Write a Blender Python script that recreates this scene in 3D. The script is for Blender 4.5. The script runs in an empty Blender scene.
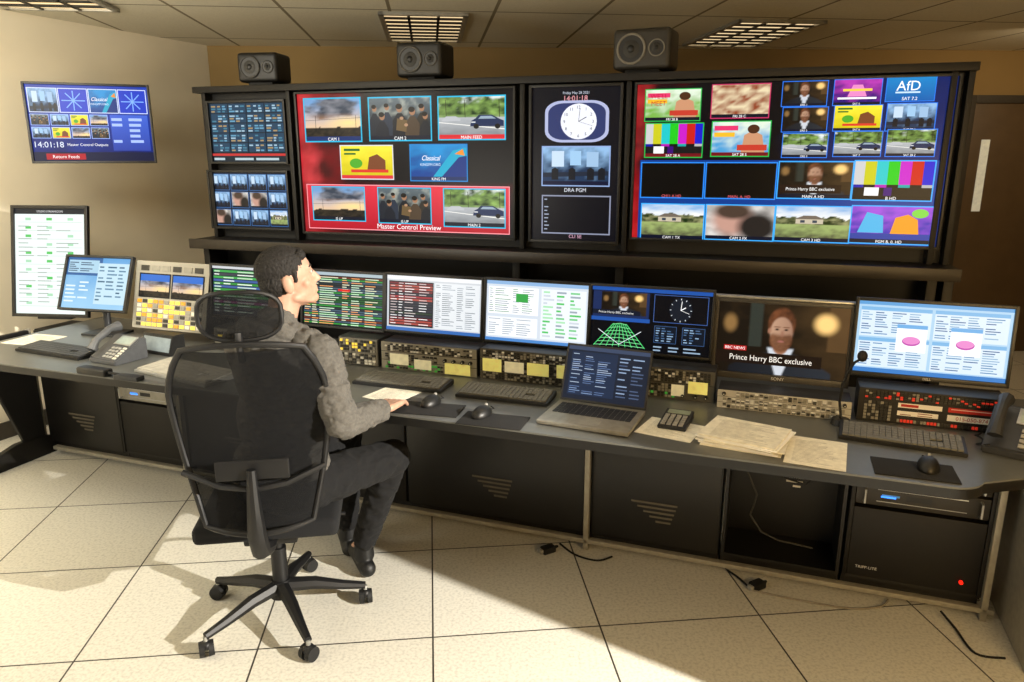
import bpy, bmesh, math, random
from mathutils import Vector, Matrix, noise
random.seed(4)
S=bpy.context.scene
S.view_settings.view_transform='Standard'
F=740.0; PH=math.atan(186/740); CP,SP=math.cos(PH),math.sin(PH); H=1.65; ZD=.76
cam=bpy.data.cameras.new('camera'); cam.lens=F/1024*36; cam.sensor_width=36; cam.clip_start=.02
co=bpy.data.objects.new('camera',cam); co.location=(0,0,H); co.rotation_euler=(math.pi/2-PH,0,0)
S.collection.objects.link(co); S.camera=co
CAM=Vector((0,0,H))
def ray(px,py):
    u=(px-512)/F; v=(341-py)/F
    return Vector((u,CP+SP*v,CP*v-SP))
def onz(px,py,z=ZD):
    d=ray(px,py); return CAM+d*((z-H)/d.z)
def lin(c):
    c/=255.; return c/12.92 if c<=.04045 else ((c+.055)/1.055)**2.4
def C(s):
    s=s.lstrip('#'); return (lin(int(s[0:2],16)),lin(int(s[2:4],16)),lin(int(s[4:6],16)),1)
class Fr:
    def __init__(s,O,ex,ez):
        s.O=Vector(O); s.ex=Vector(ex).normalized(); s.ez=Vector(ez).normalized(); s.ey=s.ez.cross(s.ex).normalized()
    def hit(s,px,py,off=0):
        d=ray(px,py); t=(s.O+s.ey*off-CAM).dot(s.ey)/d.dot(s.ey); P=CAM+d*t
        return (P-s.O).dot(s.ex),(P-s.O).dot(s.ez)
    def W(s,a,b,off=0): return s.O+s.ex*a+s.ez*b+s.ey*off
    def M(s):
        m=Matrix((s.ex,s.ey,s.ez)).transposed().to_4x4(); m.translation=s.O; return m
def yawfr(O,th,tilt=0):
    ex=Vector((math.cos(th),-math.sin(th),0)); ey=Vector((math.sin(th),math.cos(th),0))
    return Fr(O,ex,ey*math.sin(tilt)+Vector((0,0,1))*math.cos(tilt))
R=math.radians
# ---------- materials
MC={}
def mat(name,col,rough=.5,metal=0,var=.12,scale=40,bump=0,alpha=1,spec=.5):
    if name in MC: return MC[name]
    m=bpy.data.materials.new(name); m.use_nodes=True; nt=m.node_tree; b=nt.nodes['Principled BSDF']
    c=C(col) if isinstance(col,str) else col
    tc=nt.nodes.new('ShaderNodeTexCoord'); nz_=nt.nodes.new('ShaderNodeTexNoise'); nz_.inputs['Scale'].default_value=scale; nz_.inputs['Detail'].default_value=3
    nt.links.new(tc.outputs['Object'],nz_.inputs['Vector'])
    cr=nt.nodes.new('ShaderNodeValToRGB'); cr.color_ramp.elements[0].position=.3; cr.color_ramp.elements[1].position=.7
    cr.color_ramp.elements[0].color=[x*(1-var) for x in c[:3]]+[1]; cr.color_ramp.elements[1].color=[min(1,x*(1+var)) for x in c[:3]]+[1]
    nt.links.new(nz_.outputs['Fac'],cr.inputs['Fac']); nt.links.new(cr.outputs['Color'],b.inputs['Base Color'])
    b.inputs['Roughness'].default_value=rough; b.inputs['Metallic'].default_value=metal; b.inputs['Alpha'].default_value=alpha
    b.inputs['Specular IOR Level'].default_value=spec
    if bump:
        bp=nt.nodes.new('ShaderNodeBump'); bp.inputs['Strength'].default_value=bump; bp.inputs['Distance'].default_value=.002
        nt.links.new(nz_.outputs['Fac'],bp.inputs['Height']); nt.links.new(bp.outputs['Normal'],b.inputs['Normal'])
    MC[name]=m; return m
def emat(name,col,st):
    if name in MC: return MC[name]
    m=mat(name,col,.4); b=m.node_tree.nodes['Principled BSDF']; b.inputs['Emission Color'].default_value=C(col); b.inputs['Emission Strength'].default_value=st
    return m
def vmat(name,emit,rough=.3):
    m=bpy.data.materials.new(name); m.use_nodes=True; nt=m.node_tree; b=nt.nodes['Principled BSDF']
    a=nt.nodes.new('ShaderNodeAttribute'); a.attribute_name='Col'
    b.inputs['Roughness'].default_value=rough
    if emit:
        b.inputs['Base Color'].default_value=(.004,.004,.005,1); nt.links.new(a.outputs['Color'],b.inputs['Emission Color']); b.inputs['Emission Strength'].default_value=emit
        b.inputs['Specular IOR Level'].default_value=.15
    else: nt.links.new(a.outputs['Color'],b.inputs['Base Color'])
    return m
SCR=vmat('lit_display',1.2); PRN=vmat('printed_face',0,.55)
BLK=mat('black_plastic','#111111',.45,0,.2); BLK2=mat('dark_grey_plastic','#232426',.5); GRY=mat('grey_plastic','#96958f',.45)
SLV=mat('silver_metal','#a9a9a4',.35,.6); ALU=mat('aluminium_trim','#9c9789',.45,.3); STEEL=mat('dark_steel','#141210',.5,.3)
DESKM=mat('grey_worktop_laminate','#5c5d5a',.32,0,.05,60); EDGE=mat('black_edge_band','#080808',.4)
CABM=mat('black_cabinet_laminate','#0c0a08',.42,0,.15,30); VENT=mat('vent_slot','#5a5447',.6)
CHM=mat('chair_black','#0a0a0c',.5,0,.2); FAB=mat('black_fabric','#0d0e11',.95,0,.25,300,.3)
PAPER=mat('white_paper','#f4f3ee',.8,0,.03); RACK=mat('rack_face_grey','#6e6b61',.45,.1); RUB=mat('rubber','#0a0a0a',.7)
# ---------- mesh builder
class MB:
    def __init__(s): s.v=[];s.f=[];s.mi=[];s.mats=[]
    def _m(s,t,m,X=None):
        if m not in s.mats: s.mats.append(m)
        i=s.mats.index(m)
        if X is not None: bmesh.ops.transform(t,matrix=X,verts=t.verts)
        t.verts.index_update(); n=len(s.v)
        s.v+=[v.co.copy() for v in t.verts]; fs=[tuple(n+v.index for v in f.verts) for f in t.faces]; s.f+=fs; s.mi+=[i]*len(fs); t.free()
    def box(s,x0,x1,y0,y1,z0,z1,m,bev=0,X=None,seg=2):
        t=bmesh.new(); bmesh.ops.create_cube(t,size=1)
        for v in t.verts: v.co=Vector(((x0+x1)/2+v.co.x*(x1-x0),(y0+y1)/2+v.co.y*(y1-y0),(z0+z1)/2+v.co.z*(z1-z0)))
        if bev: bmesh.ops.bevel(t,geom=t.edges[:],offset=bev,segments=seg,affect='EDGES',profile=.6)
        s._m(t,m,X); return s
    def cyl(s,p0,p1,r0,r1,m,seg=16,X=None):
        p0=Vector(p0);p1=Vector(p1);d=p1-p0
        t=bmesh.new(); bmesh.ops.create_cone(t,cap_ends=True,segments=seg,radius1=r0,radius2=r1,depth=d.length)
        q=d.to_track_quat('Z','Y').to_matrix().to_4x4(); q.translation=(p0+p1)/2
        bmesh.ops.transform(t,matrix=q,verts=t.verts); s._m(t,m,X); return s
    def sph(s,c,r,m,X=None,rot=None,seg=20,half=False):
        if not hasattr(r,'__len__'): r=(r,r,r)
        t=bmesh.new(); bmesh.ops.create_uvsphere(t,u_segments=seg,v_segments=seg//2+2,radius=1)
        M=Matrix.Translation(c)@(rot.to_4x4() if rot else Matrix())@Matrix.Diagonal((*r,1))
        bmesh.ops.transform(t,matrix=M,verts=t.verts)
        if half:
            bmesh.ops.bisect_plane(t,geom=t.verts[:]+t.edges[:]+t.faces[:],plane_co=(0,0,0),plane_no=(0,0,-1),clear_outer=True); es=[e for e in t.edges if e.is_boundary]; bmesh.ops.edgeloop_fill(t,edges=es)
        s._m(t,m,X); return s
    def tube(s,pts,r,m,seg=8,X=None,closed=False,flat=1):
        pts=[Vector(p) for p in pts]; t=bmesh.new(); rings=[]; n=len(pts); up=None
        for i,p in enumerate(pts):
            if closed: d=(pts[(i+1)%n]-pts[i-1]).normalized()
            else: d=(pts[min(i+1,n-1)]-pts[max(i-1,0)]).normalized()
            if up is None: up=d.orthogonal().normalized()
            up=(up-d*up.dot(d)).normalized(); w=d.cross(up)
            rr=r[i] if hasattr(r,'__len__') else r
            rings.append([t.verts.new(p+(up*math.cos(a)*flat+w*math.sin(a))*rr) for a in [2*math.pi*k/seg for k in range(seg)]])
        for i in range(n if closed else n-1):
            A=rings[i];B=rings[(i+1)%n]
            for k in range(seg): t.faces.new((A[k],A[(k+1)%seg],B[(k+1)%seg],B[k]))
        if not closed:
            t.faces.new(rings[0][::-1]); t.faces.new(rings[-1])
        bmesh.ops.recalc_face_normals(t,faces=t.faces[:]); s._m(t,m,X); return s
    def prism(s,pts,a0,a1,m,ax='y',X=None,bev=0):
        t=bmesh.new()
        def mk(p,a): return {'y':(p[0],a,p[1]),'z':(p[0],p[1],a),'x':(a,p[0],p[1])}[ax]
        A=[t.verts.new(mk(p,a0)) for p in pts];B=[t.verts.new(mk(p,a1)) for p in pts];n=len(pts)
        t.faces.new(A);t.faces.new(B[::-1])
        for i in range(n): t.faces.new((A[i],B[i],B[(i+1)%n],A[(i+1)%n]))
        bmesh.ops.recalc_face_normals(t,faces=t.faces[:])
        if bev: bmesh.ops.bevel(t,geom=t.edges[:],offset=bev,segments=2,affect='EDGES')
        s._m(t,m,X); return s
    def obj(s,name,parent=None,M=None,world=False,label=None,smooth=True):
        me=bpy.data.meshes.new(name); v=s.v
        if world and parent is not None: I=parent.matrix_world.inverted(); v=[I@p for p in v]
        me.from_pydata([tuple(p) for p in v],[],s.f); me.polygons.foreach_set('material_index',s.mi)
        for m in s.mats: me.materials.append(m)
        if smooth:
            me.polygons.foreach_set('use_smooth',[True]*len(s.f))
            me.set_sharp_from_angle(angle=R(35))
        me.update()
        o=bpy.data.objects.new(name,me); S.collection.objects.link(o)
        if parent is not None: o.parent=parent
        if M is not None: o.matrix_world=M
        if label: o['label']=label
        return o
def tag(o,label,cat,group=None):
    o['label']=label;o['category']=cat
    if group:o['group']=group
    return o
def thing(name,label,cat,M,group=None):
    o=bpy.data.objects.new(name,None); o.empty_display_size=.05; S.collection.objects.link(o); o.matrix_world=M
    o.matrix_basis=M
    bpy.context.view_layer.update()
    return tag(o,label,cat,group)
def struct(mb,name,label=None):
    o=mb.obj(name,smooth=False); o['kind']='structure'
    if label:o['label']=label
    return o
# ---------- text + canvas
TX={}
def textgeo(s,sh=0):
    if (s,sh) in TX: return TX[(s,sh)]
    cu=bpy.data.curves.new('t','FONT'); cu.body=s; cu.size=1; cu.resolution_u=3; cu.shear=sh
    o=bpy.data.objects.new('t',cu); S.collection.objects.link(o)
    bpy.context.view_layer.update()
    me=bpy.data.meshes.new_from_object(o.evaluated_get(bpy.context.evaluated_depsgraph_get()))
    v=[(a.co.x,a.co.y) for a in me.vertices]; f=[tuple(p.vertices) for p in me.polygons]
    bpy.data.objects.remove(o); bpy.data.curves.remove(cu); bpy.data.meshes.remove(me)
    xs=[a[0] for a in v] or [0,0]
    TX[(s,sh)]=(v,f,min(xs),max(xs)); return TX[(s,sh)]
class Cv:
    def __init__(s,fr,y0=0): s.fr=fr; s.v=[];s.f=[];s.c=[];s.y=y0
    def add(s,pts,cols,faces=None):
        if len(pts)<3: return
        s.y-=.00004; n=len(s.v)
        s.v+=[(a,s.y,b) for a,b in pts]; s.f+=[tuple(n+i for i in f) for f in (faces or [range(len(pts))])]
        s.c+=cols if isinstance(cols,list) else [cols]*len(pts)
    def reg(s,x0,y0,x1,y1):
        a0,t=s.fr.hit(x0,y0);a1,b=s.fr.hit(x1,y1); return Reg(s,a0,t,a1,b)
    def obj(s,name,parent,m=None,label=None):
        me=bpy.data.meshes.new(name); me.from_pydata(s.v,[],s.f)
        at=me.color_attributes.new('Col','FLOAT_COLOR','POINT')
        at.data.foreach_set('color',[x for c in s.c for x in c])
        me.materials.append(m or SCR); o=bpy.data.objects.new(name,me); S.collection.objects.link(o); o.parent=parent
        if label:o['label']=label
        return o
class Reg:
    def __init__(s,cv,a0,t,a1,b): s.cv=cv;s.a0=a0;s.t0=t;s.a1=a1;s.b=b; s.w=a1-a0; s.h=t-b
    def P(s,u,v): return (s.a0+u*s.w, s.t0-v*s.h)
    def r(s,u0,v0,u1,v1,c,c2=None):
        c=C(c) if isinstance(c,str) else c; c2=c if c2 is None else C(c2)
        s.cv.add([s.P(u0,v1),s.P(u1,v1),s.P(u1,v0),s.P(u0,v0)],[c2,c2,c,c]); return s
    def p(s,pts,c): s.cv.add([s.P(*q) for q in pts],C(c)); return s
    def e(s,u,v,ru,rv,c,n=20): return s.p([(u+ru*math.cos(6.2832*i/n),v+rv*math.sin(6.2832*i/n)) for i in range(n)],c)
    def ring(s,u0,v0,u1,v1,c,t=.03):
        tu=t*s.h/s.w
        s.r(u0,v0,u1,v0+t,c).r(u0,v1-t,u1,v1,c).r(u0,v0,u0+tu,v1,c).r(u1-tu,v0,u1,v1,c); return s
    def t(s,txt,u,v,h,c,al='c',sx=1,sh=0):
        if not txt.strip(): return s
        vs,fs,x0,x1=textgeo(txt,sh); k=h*s.h/.7; cx={'c':(x0+x1)/2,'l':x0,'r':x1}[al]; a,b=s.P(u,v)
        s.cv.add([(a+(x-cx)*k*sx,b+(y-.35)*k) for x,y in vs],C(c),fs); return s
    def sub(s,u0,v0,u1,v1):
        a0,t=s.P(u0,v0);a1,b=s.P(u1,v1); return Reg(s.cv,a0,t,a1,b)
    def line(s,u0,v0,u1,v1,w,c):
        k=s.h/s.w; du=(u1-u0)/k; dv=v1-v0; L=math.hypot(du,dv) or 1; nu=-dv/L*w*k; nv=du/L*w
        return s.p([(u0-nu,v0-nv),(u1-nu,v1-nv),(u1+nu,v1+nv),(u0+nu,v0+nv)],c)
    def img(s,nx,ny,fn):
        pts=[];cs=[];fs=[]
        for j in range(ny+1):
            for i in range(nx+1): pts.append(s.P(i/nx,j/ny)); c=fn(i/nx,j/ny); cs.append((max(0,c[0]),max(0,c[1]),max(0,c[2]),1))
        for j in range(ny):
            for i in range(nx): a=j*(nx+1)+i; fs.append((a+nx+1,a+nx+2,a+1,a))
        s.cv.add(pts,cs,fs); return s
rnd=random.uniform
def nz(x,y,z=0,o=4): return noise.fractal(Vector((x,y,z)),1.0,2.0,o)
def mx(a,b,t):
    a=C(a) if isinstance(a,str) else a; b=C(b) if isinstance(b,str) else b
    t=max(0,min(1,t)); return tuple(a[i]*(1-t)+b[i]*t for i in range(3))
def rows(g,u0,v0,u1,v1,n,cols,c,fill=.45,p=.85):
    cs=c if isinstance(c,list) else [c]
    for i in range(n):
        v=v0+(v1-v0)*(i+.3)/n
        for j in range(len(cols)-1):
            if random.random()<p:
                a=u0+(u1-u0)*cols[j]; b=u0+(u1-u0)*cols[j+1]; w=(b-a)*rnd(.45,.88)
                g.r(a,v,a+w,v+(v1-v0)/n*fill,random.choice(cs))
def im_sky(g):
    sd=rnd(0,9)
    def fn(u,v):
        c=mx('#6f9ccc','#f4c890',v*1.35-.2); n=nz(u*3.2,v*5,sd,5)
        pl=1-math.hypot((u-.5)*1.4,(v-.28)*2.4)*1.4+n*.6
        cl=mx('#37404e','#93949c',.3+nz(u*5,v*6,sd+3,4)*.6); cl=mx(cl,'#d89c60',(v-.38)*2.2)
        c=mx(c,cl,pl*2.4)
        g_=1-math.hypot((u-.78)*2.2,(v-.64)*5); c=mx(c,'#ffdc90',g_)
        if v>.76+.03*nz(u*9,sd): c=mx('#15120f','#403628',.3+nz(u*12,v*12,sd)*.6)
        return c
    g.img(48,32,fn)
    for u in(.2,.9): g.line(u,.45,u,.85,.006,'#141210')
    g.line(0,.58,1,.52,.004,'#1a1614')
def im_people(g):
    sd=rnd(0,9)
    g.img(36,24,lambda u,v:mx(mx('#5d6a70','#14181e',v*1.4),'#b8bcae',max(0,nz(u*6,v*4,sd))*(1.2-v)))
    for u,v,s,c in((.1,.3,.09,'#1d222c'),(.3,.27,.09,'#27303f'),(.85,.3,.1,'#2a2620'),(.5,.3,.12,'#14171e'),(.7,.38,.12,'#4a3a2a'),(.22,.5,.11,'#181c26'),(.9,.5,.1,'#1a1c22')):
        g.p([(max(0,u-s),1),(max(0,u-s*.9),v+.3),(u-s*.5,v+.18),(u-s*.3,v+.12),(u+s*.3,v+.12),(u+s*.5,v+.18),(min(1,u+s*.9),v+.3),(min(1,u+s),1)],c).e(u,v,s*.4,s*.85,'#a07456',14).e(u-.01,v-.05,s*.43,s*.6,'#16100c',14)
    g.p([(.46,.55),(.62,.6),(.6,.9),(.44,.85)],'#6a5434').e(.53,.55,.03,.04,'#b08868').e(.6,.72,.03,.04,'#b08868')
def im_car(g):
    sd=rnd(0,9)
    def fn(u,v):
        if v<.5:
            c=mx('#1c3412','#8cb058',.4+nz(u*7,v*8,sd,4)*.7); return mx(c,'#dfe8e4',(nz(u*4,v*5,sd+5)-.25)*2.4*(1-v*2))
        if v<.56: return mx('#5f8040','#90a868',nz(u*9,v*9,sd)*.5+.5)
        return mx('#b4b8bc','#7c8084',(v-.55)*2+nz(u*6,v*10,sd)*.2)
    g.img(48,32,fn); g.p([(0,.66),(1,.84),(1,.87),(0,.68)],'#e8e8e2')
    for u in(.12,.4,.9): g.line(u,.1,u+.01,.55,.008,'#2a2018')
    g.p([(.5,.64),(.56,.58),(.61,.49),(.8,.49),(.9,.59),(.97,.64),(.97,.78),(.48,.78)],'#1c2c50').p([(.6,.59),(.64,.52),(.79,.52),(.86,.59)],'#93a6b8').e(.57,.78,.04,.065,'#0c0c0c').e(.88,.78,.04,.065,'#0c0c0c').r(.5,.66,.56,.69,'#d8dce0')
    g.p([(.08,.58),(.13,.52),(.27,.52),(.34,.58),(.34,.64),(.06,.64)],'#b9bcc0')
def im_port(g,nx=40,ny=44):
    def sm(a,b,x): x=max(0,min(1,(x-a)/(b-a))); return x*x*(3-2*x)
    def el(u,v,cu,cv,ru,rv,s=.12): return 1-sm(1-s,1+s,math.hypot((u-cu)/ru,(v-cv)/rv))
    def fn(u,v):
        c=mx('#16100a','#4c3820',(u-.2)*.7+nz(u*3,v*3,3)*.45-v*.2)
        if v<.62: c=mx(c,'#39413a',el(u,.3,.3,.3,.05,9)*.6); c=mx(c,'#6d5030',el(u,.3,.95,.3,.1,9)*.5)
        c=mx(c,'#ffcf80',el(u,v,.83,.24,.08,.13,.5)); c=mx(c,'#a07a48',el(u,v,.1,.3,.05,.12,.5)*.7)
        bd=1-sm(-.02,.02,.66+abs(u-.5)**1.7*1.3-v) if v>.55 and abs(u-.5)<.4 else 0
        c=mx(c,mx('#14171d','#2a3038',.4+(u-.5)),bd)
        if v>.6: c=mx(c,'#c9ced6',(1-sm(.0,.02,abs(u-.5)-(.095-(v-.6)*.2)))*sm(.6,.64,v)); 
        c=mx(c,'#9b6c50',el(u,v,.5,.58,.06,.13))
        sh=.35+(.56-u)*2.2
        f=max(el(u,v,.5,.36,.088,.24),el(u,v,.5,.45,.078,.2))
        c=mx(c,mx('#d0a888','#80584a',1-sh),f)
        br=el(u,v,.5,.5,.086,.17)*sm(.4,.47,v+.25*abs(u-.5)); c=mx(c,mx('#805034','#4c2c1a',1-sh+nz(u*40,v*30)*.3),br*.9)
        c=mx(c,'#a0645a',el(u,v,.5,.522,.026,.011,.4))
        hr=el(u,v,.5,.27,.104,.22)*(1-el(u,v,.5,.38,.084,.2,.1)); 
        if v<.4: c=mx(c,mx('#7a482c','#402618',1-sh+nz(u*30,v*12)*.4),hr)
        for e in(.465,.535): c=mx(c,'#20140e',el(u,v,e,.355,.015,.012,.5)); c=mx(c,'#5f3820',el(u,v,e,.32,.025,.008,.4)*.8)
        c=mx(c,'#946450',el(u,v,.508,.41,.013,.04,.6)*.7); c=mx(c,'#a07058',el(u,v,.408,.38,.011,.04,.4)); 
        return c
    g.img(nx,ny,fn)
def im_ports(g): im_port(g,36,32)
def im_bars(g,low=True):
    for i,c in enumerate(['#c8c8c8','#c5c41e','#1fc2c4','#20c31c','#c41cc0','#c51d17','#1a1bc4']): g.r(i/7,0,(i+1)/7,.68 if low else 1,c)
    if low:
        for i,c in enumerate(['#1515a0','#101010','#b010b0','#101010','#10a0a0','#101010','#b0b0b0']): g.r(i/7,.68,(i+1)/7,.76,c)
        g.r(0,.76,1,1,'#151515').r(.16,.76,.34,1,'#f4f4f4').r(.4,.76,.5,1,'#3a0a70')
def im_yellow(g):
    g.img(16,12,lambda u,v:mx('#f6e63a','#cfc010',v+nz(u*4,v*4)*.3)).p([(.5,.9),(.55,.4),(.7,.3),(.85,.5),(.85,.9)],'#7a4426').e(.3,.6,.12,.16,'#4fa82c').r(.08,.12,.38,.2,'#2c6a2b').r(.08,.26,.3,.32,'#2c6a2b').r(.2,.8,.9,.9,'#d93a2a')
def im_blue(g):
    g.img(24,16,lambda u,v:mx('#1b8fd0','#0b3f8c',v+nz(u*3,v*3)*.5)).p([(.4,1),(.75,.2),(1,.1),(1,1)],'#13a3c6').p([(.55,1),(.85,.4),(1,.35),(1,1)],'#0c2f78').p([(.78,.3),(.92,.15),(.95,.35)],'#e88b2a').t('Classical',.38,.42,.15,'#ffffff',sx=.85,sh=.35).t('KINGFM.ORG',.36,.62,.08,'#d8ecff')
def im_room(g):
    g.img(24,16,lambda u,v:mx('#8fb8e0','#1c3352',v*1.3+nz(u*8,v*5,2)*.5)).r(.15,.14,.33,.58,'#c3d8ec').r(.42,.14,.58,.54,'#9cc4e6').r(.66,.17,.83,.58,'#9bbcdc').p([(.02,.75),(.98,.7),(.98,.82),(.02,.88)],'#1a2436')
    for u in(.2,.45,.72,.88): g.p([(u-.05,.95),(u-.05,.66),(u,.6),(u+.05,.66),(u+.05,.95)],'#12161e')
def im_house(g):
    sd=rnd(0,9)
    def fn(u,v):
        if v<.34+.1*nz(u*5,sd): return mx('#88b0dc','#f0f0ec',v*2.4+nz(u*4,v*9,sd)*.4)
        if v<.6: return mx('#1c2e12','#a0a070',.35+nz(u*9,v*9,sd,4)*.8)
        return mx('#9aac68','#4c4c38',(v-.6)*2+nz(u*8,v*8,sd,5)*.5)
    g.img(44,30,fn).p([(.26,.42),(.38,.31),(.54,.31),(.66,.42)],'#6f6458').r(.28,.42,.64,.56,'#c4b9a2').r(.34,.45,.4,.53,'#3a4450').r(.5,.45,.56,.53,'#3a4450')
def im_bw(g):
    sd=rnd(0,9)
    def fn(u,v):
        c=mx('#6a6662','#dcd8d2',.5+nz(u*4,v*4,sd,4)*.6)
        c=mx(c,'#c09484',(1-math.hypot((u-.4)*2.6,(v-.5)*1.7))*2.2); c=mx(c,'#4a3a30',(1-math.hypot((u-.4)*3,(v-.22)*3.4))*2.4); return mx(c,'#24201e',(1-math.hypot((u-.75)*3,(v-.7)*1.8))*2.4)
    g.img(40,28,fn)
def im_pink(g): g.img(16,12,lambda u,v:mx('#b83ab0','#2c1270',v+nz(u*4,v*4)*.6)).p([(.3,.75),(.4,.25),(.6,.25),(.7,.75)],'#e88ac4').r(.2,.42,.8,.52,'#ffd24a').r(.1,.78,.9,.86,'#ffffff')
def im_promo(g,col='#3da6b8'):
    g.img(20,14,lambda u,v:mx('#e0ecd8',col,v*1.1+nz(u*5,v*5)*.6)).p([(.52,1),(.56,.45),(.7,.3),(.86,.45),(.92,1)],'#c8906c').e(.71,.26,.1,.14,'#4a2a18').r(.05,.15,.45,.3,'#e2356b').r(.05,.36,.4,.5,'#f0b72a').r(.45,.75,.95,.93,'#c23a2a')
def im_toon(g): g.img(20,14,lambda u,v:mx('#a04fd4','#3a2fa8',v+nz(u*5,v*5)*.7)).p([(.1,.8),(.2,.2),(.4,.3),(.42,.8)],'#4db0e0').p([(.5,.85),(.55,.35),(.7,.25),(.82,.4),(.85,.85)],'#f09a2a').e(.84,.22,.1,.13,'#7fd04a').r(0,.82,1,1,'#2b3f9a')
def tile(cv,x0,y0,x1,y1,fn,border='#22b8e0',caption=None,t=.03,cbg=None,cc='#ffffff'):
    g=cv.reg(x0,y0,x1,y1); fn(g.sub(0,0,1,.88) if caption is not None else g)
    if caption is not None: g.r(0,.87,1,1,cbg or '#0a1024').t(caption,.5,.93,.075,cc)
    if border: g.ring(0,0,1,1,border,t)
    return g
blank=lambda g:g.r(0,0,1,1,'#030303')
# ---------- monitor
def monitor(fr,TL,BR,bez,label,draw,name='computer_monitor',cat='monitor',depth=.04,bm=None,chin=None,stand=None,group=None,bg='#05070a',logo=None):
    bm=bm or BLK
    a0,b1=fr.hit(*TL);a1,b0=fr.hit(*BR); f=Fr(fr.W((a0+a1)/2,b0),fr.ex,fr.ez); w=a1-a0;h=b1-b0; chin=chin or bez
    o=thing(name,label,cat,f.M(),group); x=w/2
    m=MB(); m.box(-x,-x+bez,0,depth*.6,0,h,bm,.002).box(x-bez,x,0,depth*.6,0,h,bm,.002).box(-x+bez*.7,x-bez*.7,0,depth*.6,0,chin,bm,.002).box(-x+bez*.7,x-bez*.7,0,depth*.6,h-bez,h,bm,.002)
    m.obj('bezel',o)
    m=MB(); m.box(-x+.002,x-.002,depth*.3,depth*.62,.002,h-.002,bm,.001); m.box(-x*.7,x*.7,depth*.6,depth,h*.15,h*.85,bm,.008); m.obj('back_cover',o)
    cv=Cv(f,depth*.3-.0005); g=Reg(cv,-x+bez,h-bez,x-bez,chin); g.r(0,0,1,1,bg); draw(cv,g)
    cv.obj('screen',o,label='lit screen image')
    if logo:
        c2=Cv(f,-.0003); Reg(c2,-x,chin,x,0).t(logo,.5,.5,.5,'#c8c8c8'); c2.obj('badge',o,PRN)
    if stand is not None:
        m=MB(); bk=f.W(0,h*.4,depth*.9); zf=stand
        m.cyl((bk.x+fr.ey.x*.03,bk.y+fr.ey.y*.03,zf+.012),(bk.x+fr.ey.x*.03,bk.y+fr.ey.y*.03,bk.z+.03),.018,.018,BLK2)
        m.cyl(f.W(0,h*.4,depth*.9),f.W(0,h*.4,depth*.9+.05),.03,.03,BLK2)
        c=Vector((bk.x+fr.ey.x*.02,bk.y+fr.ey.y*.02,0)); th=math.atan2(-fr.ex.y,fr.ex.x)
        m.box(-.1,.1,-.07,.07,zf,zf+.012,BLK2,.004,X=yawfr(c,th).M()); m.obj('stand',o,world=True)
    return o,f,w,h
# ================= ROOM
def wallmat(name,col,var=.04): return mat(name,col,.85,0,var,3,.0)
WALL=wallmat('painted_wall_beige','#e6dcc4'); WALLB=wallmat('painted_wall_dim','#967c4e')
def pmat(name,th,off,size,c1,c2,mortar,ms,rough,speck=0):
    m=bpy.data.materials.new(name); m.use_nodes=True; nt=m.node_tree; b=nt.nodes['Principled BSDF']
    g=nt.nodes.new('ShaderNodeNewGeometry'); vr=nt.nodes.new('ShaderNodeVectorMath'); vr.operation='SUBTRACT'; vr.inputs[1].default_value=(off[0],off[1],0)
    mp=nt.nodes.new('ShaderNodeVectorRotate'); mp.rotation_type='Z_AXIS'; mp.inputs['Angle'].default_value=th
    nt.links.new(g.outputs['Position'],vr.inputs[0]); nt.links.new(vr.outputs[0],mp.inputs['Vector'])
    ad=nt.nodes.new('ShaderNodeVectorMath'); ad.inputs[1].default_value=(size[0]*40,size[1]*40,0); nt.links.new(mp.outputs[0],ad.inputs[0])
    br=nt.nodes.new('ShaderNodeTexBrick'); br.offset=0; br.squash=1; br.inputs['Scale'].default_value=1; br.inputs['Brick Width'].default_value=size[0]; br.inputs['Row Height'].default_value=size[1]
    br.inputs['Mortar Size'].default_value=ms; br.inputs['Mortar Smooth'].default_value=.05; br.inputs['Color1'].default_value=C(c1); br.inputs['Color2'].default_value=C(c2); br.inputs['Mortar'].default_value=C(mortar)
    nt.links.new(ad.outputs[0],br.inputs['Vector'])
    nz_=nt.nodes.new('ShaderNodeTexNoise'); nz_.inputs['Scale'].default_value=90; nz_.inputs['Detail'].default_value=6; nt.links.new(g.outputs['Position'],nz_.inputs['Vector'])
    cr=nt.nodes.new('ShaderNodeValToRGB'); cr.color_ramp.elements[0].position=.3; cr.color_ramp.elements[0].color=(1-speck,)*3+(1,); cr.color_ramp.elements[1].position=.55; cr.color_ramp.elements[1].color=(1,1,1,1)
    nt.links.new(nz_.outputs['Fac'],cr.inputs['Fac'])
    mx_=nt.nodes.new('ShaderNodeMix'); mx_.data_type='RGBA'; mx_.blend_type='MULTIPLY'; mx_.inputs[0].default_value=1
    nt.links.new(br.outputs['Color'],mx_.inputs[6]); nt.links.new(cr.outputs['Color'],mx_.inputs[7]); nt.links.new(mx_.outputs[2],b.inputs['Base Color'])
    b.inputs['Roughness'].default_value=rough; return m
FLM=pmat('floor_tile_terrazzo',R(-6.2),(-.279,2.277),(.6,.6),'#dcd9ce','#d6d2c6','#35312a',.0032,.4,.25)
TH=R(17.5); TF=R(-6.2)
CLM=pmat('ceiling_tile_white',TF,(-.1,4.6),(.6,1.2),'#e2dcc8','#dcd6c2','#83795f',.010,.9,.1)
NW=(-2.3,5.95);NE=(4.6,6.25);SE=(4.6,-1.2);SW=(-5.3,-1.2)
ring=[SW,SE,NE,NW]; CH=2.45
m=MB(); m.prism(ring,-.1,0,FLM,'z'); struct(m,'floor','pale speckled raised access floor tiles')
m=MB(); m.prism(ring,CH,CH+.1,CLM,'z'); struct(m,'ceiling','suspended tile ceiling')
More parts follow.
